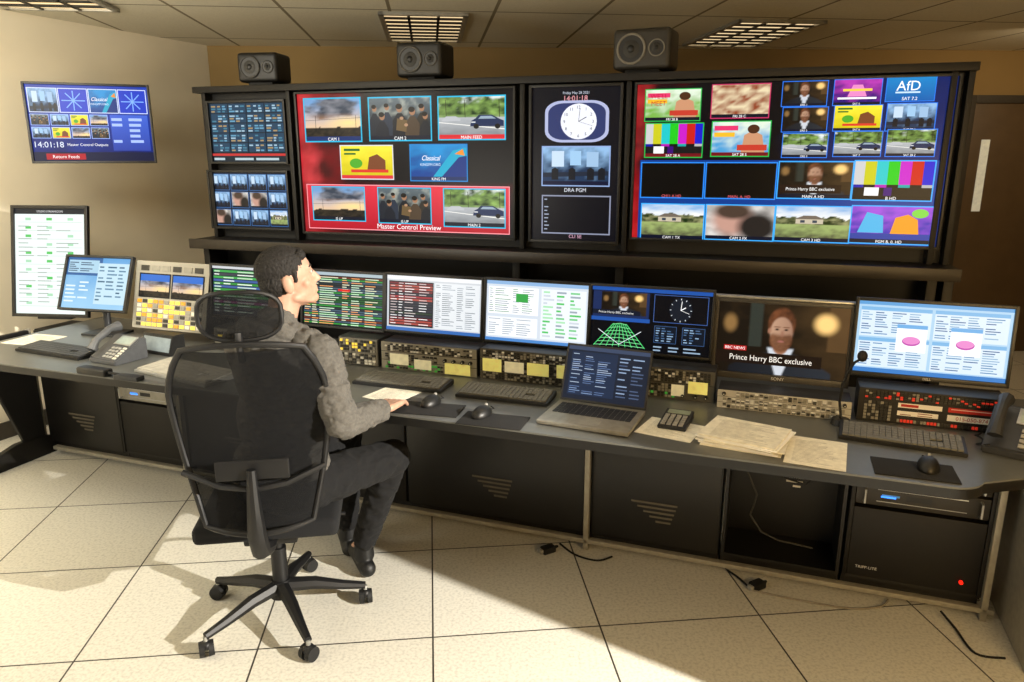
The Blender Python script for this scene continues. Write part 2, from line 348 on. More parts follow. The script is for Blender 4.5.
def wallseg(a,b,z0,z1,mt,name,t=.1):
    a=Vector((*a,0));b=Vector((*b,0));d=(b-a).normalized();n=Vector((-d.y,d.x,0))*t
    m=MB(); m.prism([(a.x,a.y),(b.x,b.y),(b.x+n.x,b.y+n.y),(a.x+n.x,a.y+n.y)],z0,z1,mt,'z'); return struct(m,name)
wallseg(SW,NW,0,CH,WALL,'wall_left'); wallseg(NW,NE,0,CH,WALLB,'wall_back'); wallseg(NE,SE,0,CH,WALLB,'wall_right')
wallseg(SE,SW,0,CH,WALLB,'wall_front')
wallseg((4.58,2.58),(2.4,.85),0.002,CH-.002,WALLB,'wall_light_blocker',.08)  # unseen wall added to cut the spot beam into a diagonal shadow edge
BBM=mat('baseboard_dark','#3a342b',.6)
wallseg((SW[0]+.015,SW[1]),(NW[0]+.015,NW[1]-.02),0.001,.1,BBM,'baseboard_left',.014)
# door
dofr=Fr((3.68,6.20,0),(1,.043,0),(0,0,1))
m=MB(); DM=mat('door_brown','#5c4a34',.5,0,.1,8); m.box(0,.82,-.03,.0,.002,2.05,DM,.003); m.box(-.06,0,-.05,.0,.002,2.11,BBM,.003).box(.82,.88,-.05,.0,.002,2.11,BBM,.003).box(-.0,.82,-.05,.0,2.05,2.11,BBM,.003)
m.box(.1,.17,-.035,-.03,1.2,1.77,emat('door_glass_lit','#cfccb6',.38)); m.cyl((.74,-.1,1.0),(.74,-.03,1.0),.012,.012,SLV).box(.62,.75,-.105,-.09,.99,1.01,SLV,.003)
o=m.obj('door_1',M=dofr.M()); o['kind']='structure'
# ceiling fixtures
def fixture(px,py,w,l,e=1):
    c=onz(px,py,CH); f=yawfr((c.x,c.y,CH),TF)
    o=thing('ceiling_light','recessed ceiling light with silver parabolic louvre grid','ceiling light',f.M(),'louvred ceiling lights')
    m=MB()
    for a,b,c_,d in((-w/2,w/2,-l/2,-l/2+.03),(-w/2,w/2,l/2-.03,l/2),(-w/2,-w/2+.03,-l/2,l/2),(w/2-.03,w/2,-l/2,l/2)): m.box(a,b,c_,d,-.02,-.001,SLV)
    m.obj('frame',o)
    m=MB(); n=3;k=8
    for j in range(1,n): m.box(-w/2+j*w/n-.008,-w/2+j*w/n+.008,-l/2+.03,l/2-.03,-.02,-.012,STEEL)
    for j in range(1,k): m.box(-w/2+.03,w/2-.03,-l/2+j*l/k-.022,-l/2+j*l/k+.022,-.02,-.012,STEEL)
    m.obj('louvre',o)
    m=MB(); m.box(-w/2+.03,w/2-.03,-l/2+.03,l/2-.03,-.008,-.002,emat('diffuser_warm','#ffe0ac',1.0)); m.obj('diffuser',o)
fixture(424,27,.52,1.05); fixture(748,33,.56,1.05); fixture(10,-14,.6,1.1)
# ================= VIDEO WALL
VW=yawfr((0,3.92,0),TH)
def vh(px,py,off=0): return VW.hit(px,py,off)
sL=vh(203,150)[0]; sR=vh(962,150)[0]; zT=vh(600,74)[1]; zB=vh(600,252)[1]
vwo=thing('video_wall_rack','black steel equipment rack carrying the wall of large displays','rack',VW.M())
m=MB(); m.box(sL,sR,.07,.12,.02,zT-.03,mat('rack_panel_black','#0b0a09',.6)); m.obj('back_panel',vwo)
m=MB(); m.box(sL-.02,sR+.02,-.02,.3,zT-.035,zT,STEEL,.004); m.obj('top_beam',vwo)
m=MB(); m.box(sL-.03,sR+.03,-.16,.3,zB-.03,zB,STEEL,.004); m.box(sL-.03,sR+.03,-.162,-.15,zB-.05,zB+.005,mat('ledge_edge','#2c251c',.4),.002); m.obj('ledge',vwo)
for px in (208,291,522,627,945,962):
    s=vh(px,150)[0]; m=MB(); m.box(s-.012,s+.012,.0,.06,zB,zT-.035,STEEL,.002).box(s-.02,s+.02,-.1,.06,.002,zB-.03,STEEL,.002); m.obj('post',vwo)
m=MB(); m.box(sL,sR,-.12,.06,zB-.32,zB-.30,STEEL,.002); m.obj('lower_shelf',vwo)
def big_left(cv,g):
    def fn(u,v):
        n=nz(u*3.5,v*3,1.3,4); c=mx('#050308','#c8101c',(.7-u*3.2)+n*.5)
        c=mx(c,'#f04850',(nz(u*8,v*6,5,4)*.5+.25-u*3)); 
        if v>.62: c=mx(c,'#5a0610',.45+n*.4-.4*u)
        return c
    g.img(60,36,fn)
    tile(cv,301,98,361,142,im_sky,caption='CAM 1',cbg='#0b2a66'); tile(cv,366,97,431,141,im_people,caption='CAM 2'); tile(cv,436,96,505,140,im_car,caption='MAIN FEED',cbg='#d4202a')
    tile(cv,338,145,393,180,im_yellow,border='#d8d8e0',caption='',cbg='#d9303a'); tile(cv,408,144,467,182,im_blue,border='#1c7fc8',caption='KING FM',cbg='#152a5a')
    cv.reg(305,184,509,235).r(0,0,1,1,'#e03044','#b01024').ring(0,0,1,1,'#ff9aa4',.02)
    tile(cv,310,186,365,222,im_sky,caption='IS UP'); tile(cv,376,187,431,225,im_people,caption='IS UP'); tile(cv,442,188,505,229,im_car,caption='MAIN 2')
    cv.reg(305,184,509,235).t('Master Control Preview',.52,.9,.11,'#ffffff')
monitor(VW,(293,92),(515,241),.012,'large wide flat display showing red multiview of six pictures',big_left,'wall_display','display',.06,group='large wall displays')
def big_right(cv,g):
    def fn(u,v):
        n=nz(u*4,v*3,7.7,4); c=mx('#05040a','#c4101a',(.5-u*3)+n*.5); c=mx(c,'#f04848',(nz(u*9,v*6,3,4)*.4+.12-u*3)); 
        return mx(c,'#0c2c80',(u-.5)*1.2+n*.2)
    g.img(60,36,fn)
    tile(cv,645,89,700,121,lambda q:(im_promo(q,'#79b04a'),q.t("WE'LL",.25,.25,.16,'#c01a28'),q.t('MEET',.25,.5,.16,'#c01a28')),border='#22b04a',caption='FRI 28 B',cbg='#0c1020')
    tile(cv,712,84,769,118,lambda q:(im_promo(q,'#b46a3a'),q.img(16,12,lambda u,v:mx('#e8d8b0','#8a3a1c',.5+nz(u*6,v*6,2)*1.0))),border='#c03060',caption='FRI 28 C',cbg='#0c1020')
    tile(cv,645,123,702,158,lambda q:im_bars(q),border='#22b04a',caption='SAT 28 A',cbg='#701018'); tile(cv,712,121,769,157,lambda q:im_promo(q,'#4a9ad0'),border='#22b04a',caption='SAT 28 S',cbg='#701018')
    for i,(a,b,c_) in enumerate(((im_ports,im_pink,None),(im_ports,im_yellow,im_room),(im_car,im_car,im_car))):
        y=[81,107,133][i]
        tile(cv,783,y,827,y+25,lambda q,a=a:a(q),border='#2a7af0',caption='DRS %d'%(i+1))
        tile(cv,835,y-2,881,y+24,b,border='#2a7af0',caption='SAT %d'%(i+5))
        if c_: tile(cv,888,y-4,935,y+24,c_,border='#2a7af0',caption='SAT 28 %d'%i)
    q=cv.reg(888,75,935,101); q.r(0,0,1,1,'#1b86c8','#0d5aa8').t('AfD',.45,.4,.36,'#ffffff').r(.2,.62,.7,.68,'#c8e4f6').t('SAT 7.2',.5,.88,.12,'#ffffff').ring(0,0,1,1,'#2a7af0')
    cv.reg(640,160,935,248).r(0,0,1,1,'#0c3a8a')
    tile(cv,641,162,703,199,blank,border='#2a8af0',caption='CH11 A HD',cbg='#050505',cc='#e0606a'); tile(cv,706,162,775,200,blank,border='#2a8af0',caption='MAIN, A, HD',cbg='#050505',cc='#e0606a')
    tile(cv,779,161,851,200,im_ports,border='#3aaaf8',caption='MAIN A HD'); 
    q=cv.reg(779,161,851,200); q.r(.04,.62,.86,.84,'#20120c').t('Prince Harry BBC exclusive',.45,.73,.085,'#ffffff',sx=.9)
    tile(cv,855,160,932,202,im_bars,border='#3aaaf8',caption='B HD',cbg='#101010')
    tile(cv,641,203,703,241,im_house,border='#3aaaf8',caption='CAM 1 TX'); tile(cv,706,204,773,242,im_bw,border='#3aaaf8',caption='CAM 2 FX'); tile(cv,776,205,849,244,im_house,border='#3aaaf8',caption='CAM 3 HD'); tile(cv,852,205,930,246,im_toon,border='#3aaaf8',caption='PGM B, 0, HD')
monitor(VW,(635,82),(939,250),.012,'large wide flat display showing blue-edged grid of many channel pictures',big_right,'wall_display','display',.06,group='large wall displays')
def clockdraw(g,cx,cy,rx,ry,face,hand,nums=True,hc='#101010'):
    g.e(cx,cy,rx,ry,face,32)
    for i in range(12):
        a=i*math.pi/6
        if nums: g.t(str(i or 12),cx+rx*.8*math.sin(a),cy-ry*.8*math.cos(a),ry*.17,hand)
        else: g.line(cx+rx*.85*math.sin(a),cy-ry*.85*math.cos(a),cx+rx*.97*math.sin(a),cy-ry*.97*math.cos(a),.006,hand)
    for ang,l,w in ((60,.5,.008),(6,.75,.005),(108,.8,.003)):
        a=R(ang); g.line(cx,cy,cx+rx*l*math.sin(a),cy-ry*l*math.cos(a),w,hc)
def mid(cv,g):
    g.r(0,0,1,1,'#0a0a12').t('Friday May 28 2021',.5,.035,.016,'#c8d0e0').t('14:01:18',.5,.07,.034,'#e8a0a8')
    q=cv.reg(543,100,609,143); pts=[]
    for k in range(4):
        ccx,ccy=((.72,.72),(.28,.72),(.28,.28),(.72,.28))[k]
        for j in range(7): a=k*math.pi/2+j*math.pi/12; pts.append((ccx+.26*math.cos(a),ccy+.26*math.sin(a)))
    q.p(pts,'#aeb4d6'); q.p([(.5+(x-.5)*.9,.5+(y-.5)*.88) for x,y in pts],'#2f3866'); clockdraw(q,.53,.5,.27,.41,'#e9ebf4','#20242c')
    tile(cv,541,146,609,187,im_room,border='#8ea8d8',caption='',cbg='#0c1230'); cv.reg(541,146,609,194).t('DRA PGM',.5,.93,.08,'#e0e4f0')
    q=cv.reg(541,195,609,240); q.ring(0,0,1,.9,'#8a90a8',.03).t('CLI 5E',.5,.95,.08,'#d0a0b8'); rows(q,.04,.06,.12,.84,9,[0,1],'#9aa4bc',.3)
monitor(VW,(529,85),(618,245),.014,'tall black portrait display showing analogue clock and studio pictures',mid,'portrait_display','display',.06,bg='#0a0a10')
def upl(cv,g):
    g.r(0,0,1,1,'#10202c')
    for j in range(5):
        for i in range(4):
            q=g.sub(.02+i*.245,.02+j*.165,.25+i*.245,.17+j*.165); q.r(0,0,1,1,'#1c3e58'); rows(q,.03,.1,.97,.95,3,[0,.4,.7,1],['#5f98b8','#98b8cc','#3f7690','#a08860'],.6)
    g.r(.0,.86,1,.9,'#c03030'); rows(g,.02,.91,.98,.99,1,[0,.3,.6,1],'#b0c4cc',.5)
monitor(VW,(205,101),(288,164),.012,'small wall display showing teal status tables',upl,'wall_display','display',.05,group='small stacked displays')
def lol(cv,g):
    g.r(0,0,1,1,'#0c1420'); fs=[im_room,im_bw,im_room,im_house]
    for j in range(3):
        for i in range(4): 
            q=g.sub(.02+i*.245,.03+j*.32,.25+i*.245,.33+j*.32); random.choice(fs)(q); q.r(0,.85,1,1,'#0a1424').ring(0,0,1,1,'#30609a',.04)
monitor(VW,(206,170),(291,231),.012,'small wall display showing dim camera thumbnail grid',lol,'wall_display','display',.05,group='small stacked displays')
# speakers
def speaker(px,w,label,yaw=0,col='#171614',nm_='a',sc='#4a4843'):
    s=vh(px,70,.05)[0]; base=VW.W(s,zT,.12); f=yawfr(base,TH+yaw)
    o=thing('monitor_speaker',label,'speaker',f.M(),'studio monitor speakers')
    G=mat('speaker_grey'+nm_,col,.5); m=MB(); h=w*.66; m.box(-w/2,w/2,-.09,.1,.02,.02+h,G,.025,seg=4); m.obj('cabinet',o)
    m=MB(); m.box(-w*.3,w*.3,-.06,.07,.0,.022,RUB,.004); m.obj('foot_pad',o)
    for nm,cx,r in(('woofer',-w*.17,h*.36),('tweeter',w*.27,h*.2)):
        m=MB(); cz=.02+h/2
        m.cyl((cx,-.094,cz),(cx,-.088,cz),r,r,BLK,28); m.tube([(cx+r*math.cos(a),-.094,cz+r*math.sin(a)) for a in [k*math.pi/14 for k in range(28)]],r*.09,mat('surround'+nm_,sc,.5),8,closed=True)
        m.cyl((cx,-.1,cz),(cx,-.094,cz),r*.3,r*.62,mat('cone','#2a2926',.6),24); m.sph((cx,-.096,cz),(r*.3,.01,r*.3),BLK); m.obj(nm,o)
speaker(257,.24,'near-black studio speaker on its side atop the display rack',-.15,'#0c0b0a','a','#2a2825'); speaker(420,.26,'dark studio speaker on its side beneath a ceiling light',0,'#171614','c','#4a4843'); speaker(643,.28,'grey studio speaker on its side with large round woofer',.12,'#2c2a26','b','#77746c')
# wall TV
A=CAM+ray(18,161)*(4.02); ftv=Fr(A,(.62,.24,0),Vector((0,0,1))+Vector((-.35,.93,0))*.03)
def star(g): g.r(0,0,1,1,'#1838c0').line(.5,.1,.5,.9,.02,'#7fb0ff').line(.1,.5,.9,.5,.02,'#7fb0ff').line(.25,.2,.75,.8,.02,'#7fb0ff').line(.25,.8,.75,.2,.02,'#7fb0ff')
def tvd(cv,g):
    g.img(20,12,lambda u,v:mx('#1038a8','#0a1860',v+nz(u*4,v*4)*.5))
    for i in range(4): q=g.sub(.01+i*.245,.04,.25+i*.245,.36); (im_room,star,im_blue,star)[i](q); q.ring(0,0,1,1,'#d8e4ff',.03)
    for j in range(2):
        for i in range(4): q=g.sub(.01+i*.16,.38+j*.17,.16+i*.16,.53+j*.17); (im_people,im_room,im_yellow,im_sky)[(i+j)%4](q); q.ring(0,0,1,1,'#a0bcff',.05)
    g.t('14:01:18',.02,.78,.075,'#e8f0ff','l'); g.r(.66,.38,.98,.86,'#3a60d0','#2a40a0'); rows(g,.67,.4,.96,.84,6,[0,.5,1],'#a8c0ff',.5)
    g.t('Master Control Outputs',.45,.78,.035,'#ffffff'); g.r(0,.88,1,1,'#0a1238').r(.1,.9,.42,.98,'#b01828').t('Return Feeds',.26,.94,.042,'#ffffff')
o,f_,w_,h_=monitor(ftv,(20,81),(157,163),.012,'flat television on a wall bracket with blue multiview picture',tvd,'television','television',.06)
m=MB(); c=f_.W(0,h_*.5,.05)
a=Vector((SW[0],SW[1],0));d=(Vector((NW[0],NW[1],0))-a).normalized();n=Vector((d.y,-d.x,0)); nb=Vector((-.25,.97,0)).normalized(); dist=(Vector((c.x,c.y,0))-a).dot(n); e_=c+nb*((dist-.02)/max(.05,-nb.dot(n)))
m.cyl(c,c+nb*.08,.06,.05,BLK2).cyl(c+nb*.05,e_,.015,.015,BLK2).cyl(e_,e_+n*.015,.05,.05,BLK2); m.obj('wall_bracket',o,world=True)
# ================= CONSOLE DESK
TD=R(19.8); DK=yawfr(onz(590,440),TD)
DK0=Fr((DK.O.x,DK.O.y,0),DK.ex,DK.ez)
def dloc(P): v=Vector(P)-DK0.O; return v.dot(DK.ex),v.dot(DK.ey)
sD0=dloc(onz(-60,355))[0]; cR=dloc(onz(1000,491))
desk=thing('control_desk','long grey laminate control console worktop with black edge','desk',DK0.M())
pts=[(sD0,.0),(cR[0]-.12,0)]
for k in range(7):
    a=-math.pi/2+k*(math.pi/2-.35)/6; pts.append((cR[0]-.12+.1*math.cos(a)+.0,.1+.1*math.sin(a)))
e1=pts[-1]; pts+= [(e1[0]+.35,e1[1]+.22),(e1[0]+.75,e1[1]+.6),(e1[0]+.55,.98),(cR[0]-.1,.9),(sD0,.9)]
m=MB(); m.prism(pts,ZD-.006,ZD,DESKM,'z'); m.prism(pts,ZD-.036,ZD-.006,EDGE,'z'); m.obj('worktop',desk)
BD=.65
m=MB()
sC0=DK0.hit(57,440,BD)[0]; sC1=DK0.hit(1001,560,BD)[0]
m.box(sC0,sC1,BD-.03,BD,.032,.052,ALU,.003); m.obj('base_rail',desk)
for px in (57,193,588,1001):
    s=DK0.hit(px,500,BD)[0]; m=MB(); m.box(s-.011,s+.011,BD-.03,BD+.0,.001,ZD-.037,ALU,.003); m.obj('leg',desk,label='pale aluminium upright')
ss=DK0.hit(57,440,BD)[0]-.04
m=MB(); m.prism([(.3,ZD-.037),(.62,ZD-.037),(.62,.1),(.5,.1)],ss-.03,ss,STEEL,'x',bev=.004); m.prism([(.1,.001),(.8,.001),(.8,.05),(.6,.12),(.45,.12),(.1,.03)],ss-.035,ss+.005,STEEL,'x',bev=.004); m.obj('leg',desk,label='splayed black metal leg with long foot')
m=MB(); m.box(sC1+.03,sC1+.06,.34,.9,.001,ZD-.037,ALU,.003).box(sC1+.32,sC1+.36,.45,.95,.001,ZD-.037,STEEL,.003); m.obj('end_panel',desk)
def vent(m,cx,cz,n=5,w=.11,mt=VENT,y=-.012):
    for i in range(n):
        ww=w*(1-.17*i)
        m.box(cx-ww/2+i*.01,cx+ww/2+i*.01,y-.001,y+.001,cz-i*.02,cz-i*.02+.008,mt)
def cabinet(px0,px1,label,kind=0):
    a=DK0.hit(px0,500,BD)[0]+.002; b=DK0.hit(px1,500,BD)[0]-.002; f=Fr(DK0.W(a,0,BD+.01),DK0.ex,DK0.ez); w=b-a
    o=thing('console_cabinet',label,'cabinet',f.M(),'cabinets beneath the console worktop'); top=ZD-.04
    m=MB(); T=.012; m.box(0,T,0,.24,.065,top,CABM).box(w-T,w,0,.24,.065,top,CABM).box(T,w-T,.0,.24,.065,.08,CABM).box(T,w-T,.0,.24,top-.015,top,CABM).box(T,w-T,.228,.24,.08,top-.015,CABM); m.box(0,w,.02,.22,.001,.065,CABM); m.obj('body',o)
    if kind==0:
        m=MB(); m.box(.004,w-.004,-.012,-.001,.07,top-.005,CABM,.003); m.obj('door',o)
        m=MB(); vent(m,w*.5,.25,w=min(.19,w*.6),y=-.013); m.obj('vent',o)
    elif kind==1:
        m=MB(); vent(m,w*.5,.42,6,.2,mat('vent_pale','#d8d2c2',.5),y=.2); m.obj('vent',o)
        m=MB(); m.tube([(.05,.15,.45),(.08,.13,.38),(.12,.12,.3),(.11,.13,.24),(.1,.13,.2),(.15,.11,.14),(.22,.1,.12),(.35,.12,.1)],.004,mat('cable_grey','#3a3832',.6)).tube([(.1,.1,.5),(.15,.08,.42),(.3,.1,.38),(.4,.12,.5)],.004,RUB); m.obj('cable',o)
    else:
        left=px0<500; face=mat('rack_face_silver','#8d8a80',.4,.3) if left else mat('rack_face_dark','#2c2924',.4,.3)
        m=MB(); m.box(.015,w-.015,-.012,.2,.085,.37,STEEL,.004).box(.0,.014,-.016,-.001,.08,.66,STEEL,.002).box(w-.014,w,-.016,-.001,.08,.66,STEEL,.002); m.obj('rack_unit',o)
        for zz in (.385,.475,.565):
            m=MB(); m.box(.016,w-.016,-.013,.2,zz,zz+.08,face if zz<.56 else STEEL,.003)
            for hx in(.045,w-.045): m.tube([(hx,-.012,zz+.012),(hx,-.035,zz+.014),(hx,-.035,zz+.066),(hx,-.012,zz+.068)],.004,SLV,8)
            m.obj('drawer_unit',o)
        cv=Cv(f,-.0137); g=Reg(cv,.07,.465,w-.07,.385); g.r(.05,.15,.95,.2,'#c8ccd0').r(.05,.75,.95,.79,'#9a9c9e').r(.35,.35,.6,.6,'#15181c').r(.1,.4,.28,.5,'#50a0ff'); cv.obj('front_marking',o,PRN)
        m=MB(); m.box(.1,.15,-.015,-.012,.42,.426,emat('blue_led','#3080ff',2.0)); m.obj('indicator_light',o)
        if not left:
            c2=Cv(f,-.0127); Reg(c2,.02,.37,w-.02,.085).t('TRIPP-LITE',.14,.86,.04,'#c8c8c8'); c2.obj('badge',o,PRN)
            m=MB(); m.cyl((w-.07,-.02,.13),(w-.07,-.012,.13),.007,.007,emat('red_switch','#ff2010',1.2)); m.obj('power_switch',o)
cabinet(60,131,'black console cupboard with small slanted vent'); cabinet(131,190,'black console rack bay with silver-fronted equipment drawers',2); cabinet(196,300,'black console cupboard behind the chair'); cabinet(300,408,'black console cupboard near the seated person')
cabinet(408,585,'wide black console cupboard with slanted vent slots'); cabinet(591,722,'wide black console cupboard beneath the paperwork'); cabinet(724,848,'open black console bay with loose cables',1); cabinet(850,998,'black rack bay with equipment and a red switch',2)
# ================= desk monitors
MD=.60
def dmf(px,py,tilt=6,yaw=0,off=MD):
    a,b=DK0.hit(px,py,off); P=DK0.W(a,b,off); return yawfr(P,TD+R(yaw),R(tilt))
def mA(cv,g):
    g.img(16,12,lambda u,v:mx('#5f9ed4','#98c8e8',v+nz(u*3,v*3)*.3)).r(0,0,.55,.35,'#2f5f98').r(.02,.05,.5,.3,'#a8cce0'); rows(g,.03,.08,.48,.28,5,[0,.4,1],'#20426a'); g.r(.5,.1,.98,.9,'#bfdcea'); rows(g,.52,.14,.96,.85,10,[0,.3,.7,1],['#5c86a4','#34607e'],.4); rows(g,.03,.45,.45,.9,6,[0,.5,1],'#dcecf4',.4)
monitor(dmf(95,310,22,-6,.50),(66,254),(124,313),.012,'slim monitor on the desk tilted far back with pale blue desktop',mA,stand=ZD,group='desk monitors')
def mC(cv,g):
    g.r(0,0,1,1,'#1c2430'); 
    for i in range(14):
        g.r(.01,.08+i*.062,.99,.125+i*.062,random.choice(['#2f8a3a','#3aa04a','#8a2f70','#3a5a9a','#2f8a3a','#3a3f48'])); rows(g,.02,.085+i*.062,.97,.125+i*.062,1,[0,.12,.3,.6,.8,1],['#e8f4e8','#c8e0c8'],.5)
    g.r(0,0,1,.05,'#c8ccd0').r(.6,.06,.99,.2,'#c02838')
monitor(dmf(252,322),(209,263),(297,324),.011,'desk monitor with green and purple scheduling rows',mC,stand=None,group='desk monitors')
def mD(cv,g):
    g.r(0,0,1,1,'#14181c').r(0,0,1,.06,'#a8b8c0')
    for i in range(22): 
        g.r(.01,.08+i*.041,.99,.108+i*.041,random.choice(['#1f6a2c','#2c8a38','#222c30','#1f5a2c','#40586a','#6a3020'])); rows(g,.02,.083+i*.041,.97,.112+i*.041,1,[0,.1,.2,.5,.62,.8,1],['#d0f0d0','#e8e8c8','#f0a060'],.5)
    g.r(.45,.3,.6,.34,'#d82020')
monitor(dmf(342,332),(300,268),(384,333),.011,'desk monitor with dense green list on black',mD,group='desk monitors')
def mE(cv,g):
    g.r(0,0,1,1,'#c9cdd2').r(0,0,1,.07,'#e8eaec').r(.02,.1,.5,.92,'#1a1c22')
    for i in range(16): g.r(.03,.12+i*.049,.49,.153+i*.049,random.choice(['#a02a34','#701f2a','#2c2c38','#2c2c38','#a8453c','#2a3a2c'])); rows(g,.04,.125+i*.049,.48,.155+i*.049,1,[0,.2,.35,.7,1],['#d8c8c8','#ffffff'],.4)
    g.r(.52,.1,.98,.92,'#dfe3e6'); rows(g,.53,.12,.97,.9,22,[0,.15,.5,.7,1],['#5a6470','#8a94a0'],.3); g.r(0,.94,1,1,'#3a6ab0')
monitor(dmf(432,340),(384,272),(482,340),.011,'desk monitor with red playlist beside white text list',mE,group='desk monitors')
def mF(cv,g):
    g.r(0,0,1,1,'#cfd8e2').r(0,0,1,.06,'#8cb0d8').r(.02,.1,.52,.55,'#f4f6f8'); rows(g,.03,.12,.5,.53,12,[0,.12,.5,.7,1],['#7a8694','#4f8a5a'],.3)
    g.r(.55,.1,.98,.92,'#e6ebf0'); 
    for i in range(13):
        for j in range(3): g.r(.57+j*.13,.13+i*.06,.57+j*.13+rnd(.03,.11),.16+i*.06,random.choice(['#52c060','#a8e0b0','#c8d0d8','#78c888','#98a4b0']))
    g.r(.02,.6,.52,.92,'#eef1f4'); g.r(.3,.2,.42,.34,'#3aa048'); rows(g,.03,.62,.5,.9,8,[0,.3,.6,1],['#8a96a4'],.3); g.r(0,.95,1,1,'#4f86c8')
monitor(dmf(535,348),(484,277),(588,351),.011,'desk monitor with pale spreadsheet and green cells',mF,group='desk monitors')
def mG(cv,g):
    g.r(0,0,1,1,'#04060c').r(0,0,.5,.06,'#2050a0').r(.5,0,1,.06,'#2050a0').r(0,.48,.5,.54,'#2050a0')
    q=g.sub(.01,.07,.49,.48); q.r(0,0,1,1,'#1a2a55'); im_ports(q.sub(.15,.02,.95,.9)); q.r(.0,.72,.85,.9,'#101828').t('Prince Harry BBC exclusive',.42,.81,.085,'#e8e8e8')
    q=g.sub(.02,.56,.48,.97)
    for i in range(9):
        t=-1+i/4; q.line(.5+t*.12,.05,.5+t*.48,.95,.014,'#48d070')
    for i in range(7):
        v=.08+i*.14; k=.12+(v-.05)*.4; q.line(.5-k,v,.5,v-.05,.01,'#88e8a0').line(.5,v-.05,.5+k,v,.01,'#88e8a0')
    q.line(.1,.3,.5,.85,.012,'#e0e8f0').line(.9,.3,.5,.85,.012,'#e0e8f0')
    q=g.sub(.52,.08,.98,.98); clockdraw(q,.5,.25,.2,.21,'#141a24','#d8e0e8',False,'#ffffff'); q.ring(.02,.0,.98,.48,'#4060a0',.01)
    for uu in(.25,.75): q.r(uu-.2,.54,uu+.2,.84,'#0c1522').ring(uu-.2,.54,uu+.2,.84,'#3a5a88',.008); rows(q,uu-.17,.56,uu+.17,.82,6,[0,.3,.6,1],['#90b0d0','#4a6a90'],.4)
    rows(q,.05,.88,.95,1,2,[0,.3,.6,1],'#90a8c0',.4)
monitor(dmf(650,358),(590,283),(711,361),.010,'desk monitor with dark clock and scope dashboard',mG,group='desk monitors')
def mH(cv,g):
    im_port(g,100,72); g.r(.0,.7,.82,.87,'#1a100b').t('Prince Harry BBC exclusive',.43,.785,.08,'#f8f0e4',sx=.86).r(.06,.62,.24,.69,'#b01818').t('BBC NEWS',.15,.656,.04,'#ffffff')
o,fH,wH,hH=monitor(dmf(780,388,5,0,.615),(716,297),(848,389),.014,'grey-framed professional broadcast monitor with interview picture',mH,bm=mat('bezel_dark','#3a3732',.45),chin=.024,depth=.06,logo='SONY',name='broadcast_monitor')
m=MB(); m.box(-wH/2-.006,wH/2+.006,.006,.06,hH+.001,hH+.009,SLV,.002); m.obj('rack_frame',o)
def mI(cv,g):
    g.r(0,0,1,1,'#a8cce6').r(0,0,1,.05,'#5a9ad0').r(0,.94,1,1,'#3a7ac0')
    for j in range(2):
        for i in range(2):
            q=g.sub(.02+i*.49,.08+j*.43,.49+i*.49,.49+j*.43); q.r(0,0,1,1,'#d4e4f0').r(0,0,1,.12,'#78b0dc'); rows(q,.02,.15,.98,.95,10,[0,.2,.45,.7,1],['#4a80b0','#2a5a90','#80a8c8'],.4)
    for u in (.27,.62): g.sub(u,.3,u+.2,.68).r(0,0,1,1,'#f6f8fa').r(0,0,1,.14,'#6aa8dc').e(.5,.6,.3,.17,'#b848a8',24).e(.5,.57,.28,.14,'#e088c8',24)
monitor(dmf(932,388,5),(857,297),(1009,389),.011,'desk monitor with pale blue windows and pink ovals',mI,logo='DELL',chin=.016,group='desk monitors')
fb=Fr(CAM+ray(49,318)*4.1,(.97,-.1,0),Vector((0,0,1))+Vector((.1,.97,0))*.2)
def mP(cv,g):
    g.r(0,0,1,1,'#e8f2ee').r(0,0,1,.05,'#202428').t('STUDIO STREAMSCOPE',.5,.025,.018,'#e8e8e8')
    for i in range(11):
        for j in range(3):
            if (i+j)%4<3: g.r(.15+j*.3,.085+i*.08,.23+j*.3,.11+i*.08,'#58c060' if random.random()<.5 else '#a8d8b4')
        g.r(.05,.125+i*.08,.95,.129+i*.08,'#c0ccc4')
    rows(g,.05,.07,.95,.95,22,[0,.3,.6,1],['#9aa8a0'],.2,.6)
monitor(fb,(10,205),(88,318),.018,'tall portrait monitor on the desk with white and green status table',mP,name='portrait_monitor',stand=ZD,bm=BLK)
# ================= equipment under monitors
def panel(TL,BR,label,fn,tilt=0,off=.51,depth=.12,name='rack_equipment',fm=RACK,yaw=0,btm=ZD+.001):
    a,b=DK0.hit((TL[0]+BR[0])/2,BR[1],off); P=DK0.W(a,b,off); fr=yawfr(P,TD+R(yaw),R(tilt))
    a0,b1=fr.hit(*TL);a1,b0=fr.hit(*BR); f=Fr(fr.W((a0+a1)/2,b0),fr.ex,fr.ez)
    if tilt==0:
        dz=btm-f.O.z; f=Fr((f.O.x,f.O.y,btm),f.ex,f.ez); b1-=dz
    w=a1-a0;h=b1-b0
    o=thing(name,label,'equipment',f.M()); m=MB(); m.box(-w/2,w/2,.004,depth,0,h,BLK2,.003); m.obj('housing',o)
    m=MB(); m.box(-w/2+.003,w/2-.003,0,.0045,.003,h-.003,fm,.001); m.obj('faceplate',o)
    b_=MB(); cv=Cv(f,-.0005); g=Reg(cv,-w/2,h,w/2,0); fn(g,b_,w,h); 
    if cv.v: cv.obj('legend',o,PRN)
    if b_.mats: b_.obj('buttons',o,smooth=False)
    return o,f,w,h
BC={k:emat('btn_'+k,v,e) for k,v,e in(('yellow','#e8cc50',.6),('white','#c8c4b4',.15),('red','#c03020',.5),('green','#40a040',.4),('amber','#c88a28',.4),('blue','#3060c0',.5))}
BC['grey']=mat('btn_grey','#8a877c',.5); BC['dark']=mat('btn_dark','#2a2925',.5); NOTE=emat('sticky_note_glow','#eee98c',.2); NOTE2=emat('sticky_note_pale_glow','#e2dfbe',.18)  # paper notes get a faint added glow to stay bright in dim light
